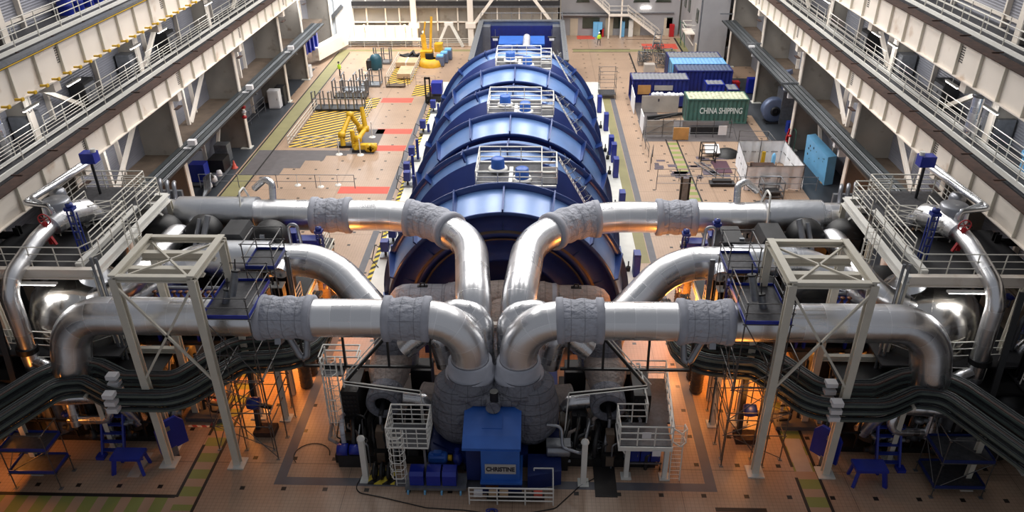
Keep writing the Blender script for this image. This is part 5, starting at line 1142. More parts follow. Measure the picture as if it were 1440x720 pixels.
# small fittings on the pipes
for s in (-1,1):
    X=lambda d:side(s,d);nm=HF[s]
    one('vent_elbow',MB().tube(fil([(X(13.6),41.0,8.2),(X(13.6),41.3,9.2),(X(14.1),41.6,9.3),(X(14.9),41.8,8.6)],.3),.2,14),'clad2','short silver vent elbow on top of the far steam pipe, %s side'%nm,'pipe')
    one('drain_loop',MB().tube(fil([(X(11.6),37.2,7.2),(X(11.6),37.2,8.6),(X(11.1),37.2,8.6),(X(11.0),37.2,7.0)],.25),.09,10),'mirror','thin silver drain loop standing on the middle steam pipe, %s side'%nm,'pipe')
    one('lifting_hoop',MB().tube(fil([(X(15.0),39.2,7.3),(X(15.2),40.2,9.1),(X(15.2),40.9,9.1),(X(15.0),41.5,7.6)],.2),.06,8),'white','white hoop bar arched over the far steam pipe, %s side'%nm,'bar')
    one('sample_pipes',MB().tube([(X(16.4),36.6,7.4),(X(16.0),37.4,9.0)],.17,12).tube([(X(16.8),36.6,7.3),(X(16.5),37.4,8.8)],.12,12),'mirror','pair of short slanted silver pipes behind the middle steam pipe, %s side'%nm,'pipe')
    one('header_pipe',MB().tube(fil([(X(9.6),31.9,6.3),(X(12.8),31.9,6.3),(X(13.2),31.9,5.0)],.3),.24,14),'mirror','short bright horizontal pipe just behind the front pipe sleeve, %s side'%nm,'pipe')
    guard('thin rails behind the far steam pipe, %s side'%nm,[(X(9.3),43.6,3.8+4.0),(X(19),43.6,7.8)],.9,2,2.2,'galv',None,.022)
    t=T('cluster_valves','cluster of silver valves behind the far end of the far steam pipe, %s side'%nm,'valve cluster',(X(20.0),41.6,8))
    for k in range(3): t.p('valve',MB().tube(fil([(X(19.6+k*.4),41.2,7.2),(X(19.6+k*.4),41.5,9.0+.2*k),(X(19.9+k*.4),42.2,8.8)],.3),.12,10),'mirror')
    t.p('rack',MB().box((X(19.4),41.8,7.0),(X(20.8),42.0,8.4)),'galv')
# dark foundations and shadowed plant
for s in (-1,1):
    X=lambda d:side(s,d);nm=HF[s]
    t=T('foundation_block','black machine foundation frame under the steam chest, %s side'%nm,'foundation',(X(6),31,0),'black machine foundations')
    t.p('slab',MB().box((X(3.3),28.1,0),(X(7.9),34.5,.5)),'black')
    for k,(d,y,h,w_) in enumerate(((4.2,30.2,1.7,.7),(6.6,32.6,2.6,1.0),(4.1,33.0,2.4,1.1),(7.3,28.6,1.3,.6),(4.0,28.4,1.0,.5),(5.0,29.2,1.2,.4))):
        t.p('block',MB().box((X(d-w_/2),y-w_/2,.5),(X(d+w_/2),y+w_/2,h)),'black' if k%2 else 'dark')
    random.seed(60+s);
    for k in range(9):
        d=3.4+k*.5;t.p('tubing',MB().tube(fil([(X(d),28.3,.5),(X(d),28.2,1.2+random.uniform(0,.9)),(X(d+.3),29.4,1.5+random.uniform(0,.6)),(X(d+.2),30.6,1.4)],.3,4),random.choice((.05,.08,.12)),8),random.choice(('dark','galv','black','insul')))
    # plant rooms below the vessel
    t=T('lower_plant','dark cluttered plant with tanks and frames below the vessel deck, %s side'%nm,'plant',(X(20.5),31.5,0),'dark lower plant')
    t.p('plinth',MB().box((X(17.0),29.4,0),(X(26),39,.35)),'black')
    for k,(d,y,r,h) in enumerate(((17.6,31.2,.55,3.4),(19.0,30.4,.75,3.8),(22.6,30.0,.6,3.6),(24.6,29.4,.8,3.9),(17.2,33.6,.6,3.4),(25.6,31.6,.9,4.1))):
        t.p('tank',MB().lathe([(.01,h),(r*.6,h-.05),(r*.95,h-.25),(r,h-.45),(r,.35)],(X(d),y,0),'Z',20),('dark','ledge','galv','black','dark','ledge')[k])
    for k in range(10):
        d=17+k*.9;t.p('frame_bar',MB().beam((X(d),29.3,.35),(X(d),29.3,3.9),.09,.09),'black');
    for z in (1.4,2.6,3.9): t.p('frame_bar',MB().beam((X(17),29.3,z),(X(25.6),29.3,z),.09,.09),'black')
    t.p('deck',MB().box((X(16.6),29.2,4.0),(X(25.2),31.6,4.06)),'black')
# ================================================================ FAR HALL: CONTAINERS
def container(label,x0,y0,L,W,H,m,rm,z0=0,text_=None,wall2=None,openl=False):
    t=T('shipping_container',label,'container',(x0+L/2,y0+W/2,z0))
    def corr(a,b,n,out):
        "corrugated wall between a,b (xy) with outward normal"
        a=V((a[0],a[1],0));b=V((b[0],b[1],0));o=V(out);pts=[];N_=n*4
        for i in range(N_+1):
            k=i%4;p=a.lerp(b,i/N_)+o*(0 if k in (0,1) else -.07);pts.append(p)
        mb=MB();vs=[p+V((0,0,z0+.12)) for p in pts]+[p+V((0,0,z0+H-.1)) for p in pts];q=len(pts)
        mb.add(vs,[(i,i+1,q+i+1,q+i) for i in range(q-1)]);return mb
    t.p('side_wall',corr((x0,y0),(x0+L,y0),int(L/.42),(0,-1,0)),m);t.p('side_wall',corr((x0+L,y0+W),(x0,y0+W),int(L/.42),(0,1,0)),m)
    t.p('end_wall',corr((x0+L,y0),(x0+L,y0+W),6,(1,0,0)),m)
    if not openl:
        t.p('door',MB().box((x0-.02,y0+.1,z0+.12),(x0+.03,y0+W/2-.02,z0+H-.12)),wall2 or m);t.p('door',MB().box((x0-.02,y0+W/2+.02,z0+.12),(x0+.03,y0+W-.1,z0+H-.12)),wall2 or m)
        for q in (.35,.8,W-.8,W-.35): t.p('lock_rod',MB().cyl((x0-.05,y0+q,z0+.1),(x0-.05,y0+q,z0+H-.1),.025,6),'galv')
    else:
        t.p('inner_wall',MB().box((x0+.4,y0+.1,z0+.1),(x0+.45,y0+W-.1,z0+H-.1)),'black');t.p('door',MB().beam((x0,y0,z0+H/2),(x0-.1,y0-1.15,z0+H/2),.05,H-.3),m)
    fr=MB()
    for x in (x0,x0+L):
        for y in (y0,y0+W): fr.box((x-.06,y-.06,z0),(x+.06,y+.06,z0+H))
    for y in (y0,y0+W):
        for z in (z0+.06,z0+H-.06): fr.box((x0,y-.05,z-.07),(x0+L,y+.05,z+.07))
    for x in (x0,x0+L):
        for z in (z0+.06,z0+H-.06): fr.box((x-.05,y0,z-.07),(x+.05,y0+W,z+.07))
    t.p('corner_frame',fr,m)
    rf=MB();n=int(L/.42);vs=[]
    for i in range(n*4+1):
        k=i%4;x=x0+L*i/(n*4);z=z0+H+(-.04 if k in (0,1) else 0);vs+=[(x,y0+.04,z),(x,y0+W-.04,z)]
    rf.add(vs,[(2*i,2*i+2,2*i+3,2*i+1) for i in range(n*4)]);t.p('roof',rf,rm);t.p('floor_frame',MB().box((x0+.05,y0+.05,z0+.02),(x0+L-.05,y0+W-.05,z0+.14)),'dark')
    return t
E_=container('weathered green shipping container with white CHINA SHIPPING lettering on its side',15.35,76.5,6.05,2.44,2.6,'cont_green','cont_roof')
text(E_.o,'CHINA SHIPPING',(18.75,76.46,1.35),.86,'letter',sx=.66,bold=.02)
text(E_.o,'CCLU',(15.95,76.46,1.5),.42,'letter',rot=(PI/2,PI/2,0),sx=.8) if 0 else None
A_=container('navy container with grey roof and open end doors behind the leaning grey board',10.4,83.1,6.1,2.44,2.6,'cont_blue','roof_grey',openl=True)
A_.p('side_panel',MB().box((12.8,83.0,1.4),(14.8,83.05,1.95)),'boardgrey','pale name panel on the container side');A_.p('plywood',MB().box((11.0,82.9,1.0),(12.4,82.98,2.0)),'wood')
container('navy container with a brownish grey roof, farthest of the three side by side',15.6,91.7,6.1,2.44,2.6,'cont_blue','roof_grey')
container('container with a light blue roof in the middle of the three side by side',15.65,89.1,6.1,2.44,2.6,'lblue','ltarp')
C_=container('dark navy container with dull violet-grey roof, nearest of the three side by side',15.8,86.4,6.1,2.44,2.6,'cont_blue','encl')
container('small royal blue half container between the green and navy containers',18.6,83.6,1.9,1.6,1.9,'blue','roof_grey')
container('small grey topped box container at the end of the royal blue one',20.8,83.0,1.2,2.0,1.5,'cont_blue','roof_grey')
t=T('open_skip','navy open skip filled with crumpled white bags before the grey roofed container','skip',(14.3,81.7,0))
t.p('shell',MB().box((12.2,81.2,.1),(16.4,81.25,1.3)).box((12.2,82.3,.1),(16.4,82.35,1.3)).box((12.2,81.2,.1),(12.25,82.3,1.3)).box((16.35,81.2,.1),(16.4,82.3,1.3)).box((12.2,81.2,.1),(16.4,82.3,.2)),'cont_blue')
random.seed(5)
for k in range(9):
    x=12.6+k*.42;r=random.uniform(.2,.3)
    one('waste_bag',MB().lathe([(.01,-r),(r*.8,-r*.7),(r*1.1,0),(r*.8,r*.5),(.2*r,r*.8),(.01,r*.9)],(x,81.75+random.uniform(-.15,.15),1.25+r*.4),'Z',10),'tarp','crumpled white plastic bag heaped in the navy skip','bag','white bags in the skip')
t=T('leaning_board','big pale grey board standing in front of the navy container','board',(12.9,79.8,0));t.p('panel',MB().box((11.1,79.75,.05),(15.0,79.85,1.85)),'boardgrey');t.p('strut',MB().beam((11.3,79.8,1.7),(11.3,80.8,0),.06,.06),'wood')
t.p('strut',MB().beam((14.8,79.8,1.7),(14.8,80.8,0),.06,.06),'wood');t.p('stencil_mark',MB().box((12.8,79.73,1.25),(12.95,79.75,1.55)),'ink')
one('white_sheet_panel',MB().prismX([(79.2,.05),(82.4,.05),(82.4,2.2),(79.2,1.9)],10.25,10.32),'tarp','bright white sheet hung at the open end of the navy container','sheet')
# scaffold fence with grey boards
t=T('boarded_fence','scaffold pole barrier with grey boards in front of the green container','barrier',(15,73,0))
for k in range(6): t.inst('upright',cmesh('upright',.03,2.0,'scaf'),(10.7+k*1.65,72.6,0))
for z in (.5,1.1,1.7): t.p('ledger',MB().cyl((10.6,72.6,z),(19.2,72.6,z),.028,6),'scaf')
t.p('grey_board',MB().box((10.8,72.75,.2),(13.4,72.8,1.7)),'boardgrey');t.p('grey_board',MB().box((14.4,73.4,.7),(18.9,73.45,1.35)),'mirror');t.p('grey_board',MB().box((15.2,73.2,.1),(18.7,73.25,.9)),'dark')
t.p('white_board',MB().box((10.5,73.2,.1),(10.56,75.6,1.9)),'tarp');t.p('diagonal',MB().cyl((10.7,72.65,.3),(13.6,72.65,1.9),.025,6),'scaf')
t.p('diagonal',MB().cyl((18.9,72.6,1.9),(19.4,71.2,.1),.03,6),'scaf')
one('plywood_sheet',MB().box((13.3,71.9,.02),(14.8,72.0,1.25)),'wood','tan plywood sheet leaning on the pole barrier','plywood')
one('notice_board',MB().box((17.7,72.2,.4),(18.5,72.25,1.35)),'boxwhite','small white notice board hung on the pole barrier','sign')
one('scrap_beam',MB().beam((11.5,77.6,.25),(15.2,78.6,.3),.3,.3).beam((12.2,77.2,.2),(14.6,77.8,.5),.16,.16),'dark','dark bundle of scrap beams lying before the pale board','beams')
# low scaffold railings round the work area
def prail(lab,p,h=1.1): guard(lab,p,h,2,2.0,'scaf','scaffold pole railings',.03,'pole_railing','railing')
prail('scaffold pole railing along the near side of the tiled work area',[(10.5,62.2,0),(16.2,62.3,0)]);prail('scaffold pole railing on the walkway side of the work area',[(10.4,67.5,0),(10.3,71.6,0)])
prail('scaffold pole railing between the green container and the aisle',[(19.6,71.6,0),(22.3,71.4,0),(22.5,66.8,0)]);prail('scaffold pole railing beside the white sheeted tent',[(15.6,62.4,0),(17.2,62.4,0),(17.2,60.4,0)])
prail('short scaffold pole railing at the corner of the dark tiles',[(10.2,64.6,0),(10.8,67.6,0)],1.2)
t=T('steel_rack','black steel rack with a white sheet on top in the work area','rack',(15.6,66.6,0))
for x in (15.0,16.3):
    for y in (66.2,67.1): t.inst('upright',cmesh('rack_upright',.05,1.7,'black'),(x,y,0))
for z in (.2,.9,1.65): t.p('shelf_frame',MB().box((15,66.2,z),(16.3,66.26,z+.07)).box((15,67.04,z),(16.3,67.1,z+.07)).box((15,66.2,z),(15.06,67.1,z+.07)).box((16.24,66.2,z),(16.3,67.1,z+.07)),'black')
one('folded_sheet',MB().prismX([(67.6,.4),(68.6,.9),(68.8,.7),(67.8,.2)],15.7,17.0),'tarp','crumpled white sheet behind the black rack','sheet')
one('black_bag_heap',MB().lathe([(.01,.5),(.6,.45),(1.1,.2),(1.25,0)],(17.8,68.3,0),'Z',14),'black','black rubbish heap beside the sheeted tent','rubbish')
t=T('flat_ladder','aluminium ladder lying on the tiles of the work area','ladder',(15.4,64.6,0))
for q in (-.3,.3): t.p('stile',MB().beam((14.7+q,66.2,.1),(16.0+q,63.0,.1),.08,.1),'mirror')
t.p('rungs',sum([[ ]],[]) or MB().beam((14.6,66,.1),(15.1,66,.1),.05,.05).beam((14.9,65,.1),(15.5,65,.1),.05,.05).beam((15.2,64.2,.1),(15.8,64.2,.1),.05,.05).beam((15.5,63.5,.1),(16.1,63.5,.1),.05,.05),'mirror')
one('dark_pallet',MB().box((14.9,61.0,.05),(17.0,61.9,.25)).box((15.1,61.2,.25),(16.7,61.7,.5)),'dark','low dark pallet of scrap at the near side of the work area','pallet')
one('purple_mats',MB().box((16.0,63.9,.01),(17.4,66.6,.06)),mat('purple_mat',(78,48,62),.7),'dark purple mat on the tiles beside the flat ladder','mat')
# white sheeted tent
t=T('sheeted_tent','white sheeted work tent on a pole frame, open at the top','tent',(19.8,63,0))
cs=[(17.6,60.4),(22.4,60.6),(22.3,66.3),(18.2,66.3)]
for i in range(4):
    a,b=cs[i],cs[(i+1)%4];mb=MB();n=24;vs=[]
    for k in range(n+1):
        u=k/n;wv=.07*math.sin(u*29+i)+.05*math.sin(u*61);x=a[0]+(b[0]-a[0])*u;y=a[1]+(b[1]-a[1])*u;nx,ny=(b[1]-a[1]),-(b[0]-a[0]);l=math.hypot(nx,ny);nx/=l;ny/=l
        vs+=[(x+nx*(wv*1.6+.03),y+ny*(wv*1.6+.03),.05),(x+nx*wv,y+ny*wv,1.2),(x,y,2.2-.08*math.sin(u*PI*3)**2)]
    mb.add(vs,[(3*k+j,3*k+3+j,3*k+4+j,3*k+1+j) for k in range(n) for j in (0,1)],True);t.p('sheet',mb,'tarp')
for a in cs+[(20,60.6),(20.2,66.2)]: t.inst('pole',cmesh('pole',.035,2.3,'scaf'),(a[0],a[1],0))
for z in (1.1,2.15):
    for i in range(4): t.p('ledger',MB().cyl((cs[i][0],cs[i][1],z),(cs[(i+1)%4][0],cs[(i+1)%4][1],z),.03,6),'scaf')
t.p('inner_table',MB().box((19,62.5,.1),(21,64.5,.8)),'rust')
one('gas_bottle',MB().lathe([(.01,1.55),(.08,1.5),(.16,1.35),(.18,1.2),(.18,0)],(21.1,64.9,.0),'Z',14),'lblue','blue gas bottle standing inside the white tent','gas bottle');one('yellow_tool',MB().box((20.3,65.7,.0),(20.6,65.9,1.3)),'yellow','narrow yellow tool box standing inside the white tent','tool box')
t=T('frame_trolley','grey tubular frame trolley beside the white tent','trolley',(19.4,59,0))
for x in (18.6,20.3):
    for y in (58.4,59.8): t.inst('upright',cmesh('trolley_upright',.05,1.6,'galv'),(x,y,0))
for z in (.3,.8,1.55): t.p('frame',MB().tube([(18.6,58.4,z),(20.3,58.4,z),(20.3,59.8,z),(18.6,59.8,z),(18.6,58.4,z)],.045,6),'galv')
t.p('load',MB().box((18.8,58.6,.35),(20.1,59.6,.6)),'dark')
t=T('slotted_frame','black two-post frame behind the far steam pipe','frame',(12.1,57.9,0));t.p('post',MB().box((11.7,57.8,0),(11.85,58,2.4)),'black');t.p('post',MB().box((12.35,57.8,0),(12.5,58,2.4)),'black');t.p('panel',MB().box((11.85,57.85,.2),(12.35,57.95,2.2)),'galv')
# light blue slab
t=T('blue_slab','thick light blue steel slab with holes standing on edge in the aisle','slab',(24.8,64,0))
a=V((24.4,66.6,0));b=V((24.6,61.4,0));up=V((-.12,0,2.6));th=V((.75,.1,.08))
mb=MB();vs=[a,b,b+th,a+th,a+up,b+up,b+up+th,a+up+th];mb.add(vs,[(0,3,2,1),(4,5,6,7),(0,1,5,4),(1,2,6,5),(2,3,7,6),(3,0,4,7)][::1]);t.p('plate',mb,'lblue')
random.seed(9);mb=MB()
for k in range(12):
    u=random.uniform(.1,.9);w_=random.uniform(.15,.85);c=a.lerp(b,u)+up*w_;mb.cyl(c+V((-.012,0,0)),c+V((.02,0,0)),random.choice((.05,.07,.11)),10)
t.p('hole',mb,'blackline');t.p('rest_block',MB().box((24.5,61.8,-.0),(25.1,62.2,.03)).box((24.5,65.8,0),(25.1,66.2,.03)),'wood')
# red standpipes, fan, cabinets in container side aisle
t=T('red_standpipe','red fire standpipe with valves at the aisle column','standpipe',(23.3,68.6,0));
for q in (0,.25,.5): t.p('pipe',MB().cyl((23.2+q*.6,68.7+q,0),(23.2+q*.6,68.7+q,1.7+q),.09,10),'red')
t.p('valve',MB().lathe([(.01,0),(.16,0),(.16,.14),(.01,.14)],(23.1,68.4,1.2),'Z',12).lathe([(.01,0),(.16,0),(.16,.14),(.01,.14)],(23.4,68.5,1.7),'Z',12),'red')
one('green_hose',MB().tube(fil([(23.8,68,.05),(23.9,68.3,2.2),(24.0,69.5,2.2),(23.9,69.5,.05)],.4),.03,6),'green','thin green hose looped beside the red standpipe','hose');one('blue_hose_coil',MB().tube([V((25.2,67.4,.86))+V((0,math.cos(a_)*.45,math.sin(a_)*.8)) for a_ in [i*.5 for i in range(26)]],.05,6),'blue','coil of blue hose hanging beside the light blue slab','hose')
t=T('duct_fan','grey snail shaped fan with upright duct in the dark aisle','fan',(24.4,77.5,0));t.p('volute',MB().lathe([(.25,-.5),(1.1,-.5),(1.25,-.4),(1.25,.4),(1.1,.5),(.25,.5)],(24.2,77,1.35),'Y',28),'encl');t.p('inlet',MB().lathe([(.02,0),(.4,0),(.5,-.12),(.3,-.16)],(24.2,76.5,1.35),'Y',20),'dark');t.p('duct',MB().box((24.7,76.3,0),(26.1,78.3,3.4)),'galv');t.p('duct_neck',MB().beam((25.4,77.3,3.3),(25.0,77.6,5.2),1.0,.9),'encl');t.p('base',MB().box((23.4,76.4,0),(25.0,77.6,.15)),'dark')
for k,(x,y,w_,h,m_,lb) in enumerate(((24.2,86.6,.9,1.7,'blue','royal blue cabinet at the aisle column beyond the green container'),(25.2,76.0-2.2,.9,1.2,'vblue','blue pump cabinet at the foot of the snail fan duct'),(23.0,100.6,1.6,1.5,'red','bright red cabinet at the far end of the container aisle'),(24.8,101,1.2,1.4,'boxwhite','white cabinet in the lit doorway beyond the red cabinet'),(22.9,88.3,.8,.8,'red','small red box at the end of the navy containers'))):
    t=T('floor_cabinet',lb,'cabinet',(x,y,0));t.p('body',MB().box((x-w_/2,y-.4,.05),(x+w_/2,y+.4,h)),m_);t.p('door',MB().box((x-w_/2+.06,y-.44,.12),(x+w_/2-.06,y-.4,h-.08)),m_);t.p('feet',MB().box((x-w_/2+.05,y-.35,0),(x+w_/2-.05,y+.35,.05)),'dark')
t=T('process_pipes','cluster of blue-grey pipes behind the container aisle','pipes',(26.5,92,0))
for k in range(8): t.p('pipe',MB().tube(fil([(25.4+k*.2,84+k*1.1,0),(25.4+k*.2,84+k*1.1,2.5+.3*(k%3)),(26.6,84.5+k*1.1,3.2)],.4),.14,10),'encl' if k%2 else 'vblue')
# scaffold material heaps near the offices
random.seed(12)
for k,(x,y) in enumerate(((12.8,97.2),(13.6,99.5),(15.3,101.5),(16.2,98.6),(14.9,96.2))):
    t=T('scaffold_stillage','grey stillage stacked with scaffold tubes, %s of the heap by the offices'%ORD[k],'stillage',(x,y,0),'scaffold stillages')
    for q in (0,1.1):
        for r in (0,1.5): t.inst('upright',cmesh('stillage_post',.04,1.5,'galv'),(x+q,y+r,0))
    for z in (.15,.75,1.4): t.p('frame',MB().tube([(x,y,z),(x+1.1,y,z),(x+1.1,y+1.5,z),(x,y+1.5,z),(x,y,z)],.035,6),'galv')
    mb=MB()
    for i in range(12): mb.cyl((x+random.uniform(0,1.1),y-.4,.25+random.uniform(0,1)),(x+random.uniform(0,1.1),y+2,.25+random.uniform(0,1.3)),.04,6)
    t.p('tube_stack',mb,'scaf')
t=T('steel_stair_unit','loose grey steel stair lying on the stillages','stair',(15.6,102,1.5));t.p('stringer',MB().beam((14.8,100.4,1.6),(15.6,104,2.8),.1,.3).beam((15.7,100.4,1.6),(16.5,104,2.8),.1,.3),'galv');t.p('treads',MB().beam((14.9,101,1.8),(15.8,101,1.8),.3,.05).beam((15.1,102,2.1),(16,102,2.1),.3,.05).beam((15.3,103,2.5),(16.3,103,2.5),.3,.05),'grating')
one('grey_floor_box',MB().box((13.1,94.2,0),(14.4,95.2,1.0)),'boardgrey','pale grey crate at the near end of the scaffold heap','crate')
# scaffold cage cart beside hood
scaffold('small scaffold cage cart beside the middle blue hood on the yellow-green walkway',6.95,8.75,84.2,86.0,[.5,1.4,2.3,3.2],[.5],2,2,name='scaffold_cart')
# green post cluster by offices
one('green_post_frame',MB().beam((19.6,107,0),(19.2,107,3.4),.08,.08).beam((19.9,106,0),(19.6,106,3.2),.08,.08).beam((19.2,107,3.2),(19.8,105.4,3.2),.06,.06).beam((19.6,108,0),(19.9,106,3),.06,.06),'green','green pole frame by the office corner','frame')
# ================================================================ LEFT FLOOR
guard('white barrier rails round the black and yellow hatched opening',[(-18.0,81.2,0),(-18.0,70.0,0),(-24.0,69.7,0),(-24.0,81.2,0)],1.05,3,1.3,'rail','floor opening rails',.028)
guard('white barrier rails round the small far hatched opening',[(-17.9,90,0),(-17.9,100,0)],1.05,3,1.3,'rail','floor opening rails',.028);guard('white barrier rails beside the flat crates',[(-15.0,89.9,0),(-15.0,100.2,0)],1.05,3,1.3,'rail','floor opening rails',.028)
guard('thin rails behind the hatched square next to the blue hood',[(-14.3,89.4,0),(-12.0,89.4,0)],1.05,3,1.1,'galv','floor opening rails',.022)
for k,(x0,x1,y,n) in enumerate(((-24.2,-18.8,80.6,7),(-22.9,-19.2,84.6,5),(-20.7,-18.4,89,3),(-22.4,-19.6,87,3),(-20.8,-18.8,98.4,3))):
    t=T('stanchion_rack','grey steel rack with upright stanchions, %s from the hatched opening'%ORD[k],'rack',((x0+x1)/2,y,0),'grey stanchion racks')
    t.p('base',MB().box((x0,y-.6,.05),(x1,y-.5,.25)).box((x0,y+.9,.05),(x1,y+1.,.25)).box((x0,y-.5,.1),(x1,y+.9,.22)),'dark' if k<2 else 'galv')
    for i in range(n):
        x=x0+(x1-x0)*i/(n-1);t.p('stanchion',MB().box((x-.07,y-.55,.2),(x+.07,y-.42,2.1)).box((x-.06,y+.8,.2),(x+.06,y+.92,1.8)).box((x-.05,y-.5,1.95),(x+.05,y+.9,2.05) if k%2 else (x+.05,y,2.05)),'galv')
    t.p('cross_bar',MB().box((x0,y-.52,1.3),(x1,y-.46,1.38)),'galv')
# yellow manipulators
def arm(lab,pts,rr,base,m='yellow'):
    t=T('manipulator_arm',lab,'machine',base);
    for i,(a,b) in enumerate(zip(pts,pts[1:])): t.p('arm_segment',MB().cyl(a,b,rr,16,rr*.85),m)
    for p in pts[1:-1]: t.p('joint',MB().lathe([(.01,-rr*1.3),(rr*1.25,-rr*1.2),(rr*1.35,0),(rr*1.25,rr*1.2),(.01,rr*1.3)],p,'X',16),m)
    t.p('foot',MB().box((base[0]-.7,base[1]-.5,0),(base[0]+.7,base[1]+.5,.25)),'dark');return t
t=arm('yellow bent lifting arm nearest the red floor strips',[(-17.2,68.6,.2),(-16.9,68.9,1.2),(-16.6,71.0,1.4),(-16.9,71.6,3.4)],.24,(-16.8,68.8,0))
for x in (-15.9,-15.5): t.p('hub_wheel',MB().lathe([(.1,-.25),(.36,-.25),(.4,0),(.36,.25),(.1,.25)],(x,68.5,.45),'Y',18),'yellow')
t.p('gear_body',MB().box((-17.4,68.5,.25),(-15.2,69.1,.7)),'yellow');t.p('upright_stub',MB().cyl((-17.4,69,.3),(-17.5,69.2,1.9),.22,14),'yellow')
arm('yellow jointed lifting arm beside the hatched opening',[(-18.6,69.6,.2),(-18.7,69.9,1.2),(-18.1,71.6,2.6),(-17.3,71.8,1.2),(-17.4,72,.2)],.25,(-18.5,70,0))
for k,(x,y) in enumerate(((-18.65,67.9),(-16.6,67.8),(-16.35,72.4))):
    t=T('barrier_post','white plastic barrier post %s'%(('at the corner of the hatched opening','before the yellow lifting arm','behind the yellow lifting arm')[k]),'barrier post',(x,y,0),'white barrier posts');t.p('post',MB().cyl((x,y,0),(x,y,1.6),.05,10),'white');t.p('foot',MB().lathe([(.01,.1),(.3,.06),(.34,0)],(x,y,0),'Z',18),'white')
for k,(x,y) in enumerate(((-16.7,60.9),(-14.9,60.6),(-13.8,61.0))):
    t=T('barrier_post','low white barrier post on the beige tiles behind the far pipe, %s from the outside'%ORD[k],'barrier post',(x-4+k*.3,y,0),'white barrier posts');x=x-4+k*.3;t.p('post',MB().cyl((x,y,0),(x,y,1.0),.04,8),'white');t.p('foot',MB().lathe([(.01,.1),(.25,.06),(.28,0)],(x,y,0),'Z',16),'white')
# crates
t=T('flat_crate','large flat wooden crate on the far hatched opening','crate',(-16.4,97.4,0));t.p('box',MB().box((-17.8,96.2,.15),(-15.2,98.6,.7)),'crate');t.p('skid',MB().box((-17.6,96.3,0),(-17.3,98.5,.15)).box((-15.7,96.3,0),(-15.4,98.5,.15)),'wood');t.p('strap',MB().box((-16.6,96.15,.1),(-16.45,98.65,.72)),'white')
t=T('flat_crate','smaller pale crate nearer the camera on the far hatched opening','crate',(-16,93,0));t.p('box',MB().box((-16.9,91.4,.15),(-15.2,94.8,.7)),'crate');t.p('skid',MB().box((-16.8,91.5,0),(-16.5,94.7,.15)).box((-15.6,91.5,0),(-15.3,94.7,.15)),'dark')
mb=MB();random.seed(2)
for k in range(9): mb.tube([(-18+k*.35,100+random.uniform(-.4,.4),.1+random.uniform(0,.5)),(-17.2+k*.35,100.4+random.uniform(-.4,.4),.7+random.uniform(-.3,.2)),(-16.6+k*.3,99.8,.2)],.16,7)
one('dark_hose_heap',mb,'black','heap of thick black hoses behind the large crate','hoses')
t=T('teal_machine','dark teal covered machine beside the far railings','machine',(-20,95.8,0));t.p('body',MB().lathe([(.01,1.9),(.5,1.8),(.75,1.4),(.8,.3),(.7,0)],(-20.2,95.8,.0),'Z',18),mat('teal',(22,70,84),.5));t.p('side_box',MB().box((-21.3,95.2,0),(-20.6,96.4,1.2)),'dark')
t=T('hand_trolley','small tubular trolley in front of the far hatched opening','trolley',(-16.6,88.9,0));
for x in (-17.7,-15.5): t.p('wheel',MB().lathe([(.01,-.04),(.12,-.04),(.12,.04),(.01,.04)],(x,88.6,.12),'X',12),'dark');t.p('handle',MB().tube([(x,88.4,.15),(x,88.2,1.3),(x+.4,88.2,1.3),(x+.4,88.4,.15)],.04,6),'ledge')
t.p('deck',MB().box((-17.7,88.2,.16),(-15.5,89.2,.22)),'ledge')
# orange crane
t=T('tracked_crane','small ochre lattice crane standing by the back wall lamps','crane',(-13.6,98.4,0))
t.p('base_ring',MB().lathe([(.7,.9),(1.3,.8),(1.5,.3),(1.5,0)],(-13.5,97.5,0),'Z',20),'orange');t.p('turret',MB().box((-14.9,98,.2),(-13.4,99.6,1.6)),'orange');t.p('mast',MB().beam((-14.4,99,1.2),(-14.6,99.4,3.4),.5,.5),'orange')
t.p('boom',MB().beam((-13.7,99,1.4),(-13.4,99.6,5.6),.28,.28).beam((-14.5,99.2,3.2),(-14.2,99.4,5.0),.2,.2),'orange');t.p('counterweight',MB().box((-13.2,99.2,1.2),(-12.2,100.4,2.2)),'orange');t.p('cab',MB().box((-14.2,97.6,.5),(-13.2,98.3,1.4)),'dark')
for k in range(3):
    x,y=-12.3+k*.35,97.4+k*1.5;t=T('blue_grey_tub','blue-grey machine tub %s beside the ochre crane'%(('nearest','in the middle','farthest')[k]),'tub',(x,y,0),'tubs beside the crane');t.p('body',MB().box((x-.5,y-.6,.1),(x+.5,y+.6,1.2)),'encl');t.p('lid',MB().box((x-.4,y-.5,1.2),(x+.4,y+.5,1.35)),'lblue');t.p('foot',MB().box((x-.5,y-.6,0),(x-.4,y+.6,.1)).box((x+.4,y-.6,0),(x+.5,y+.6,.1)),'dark')
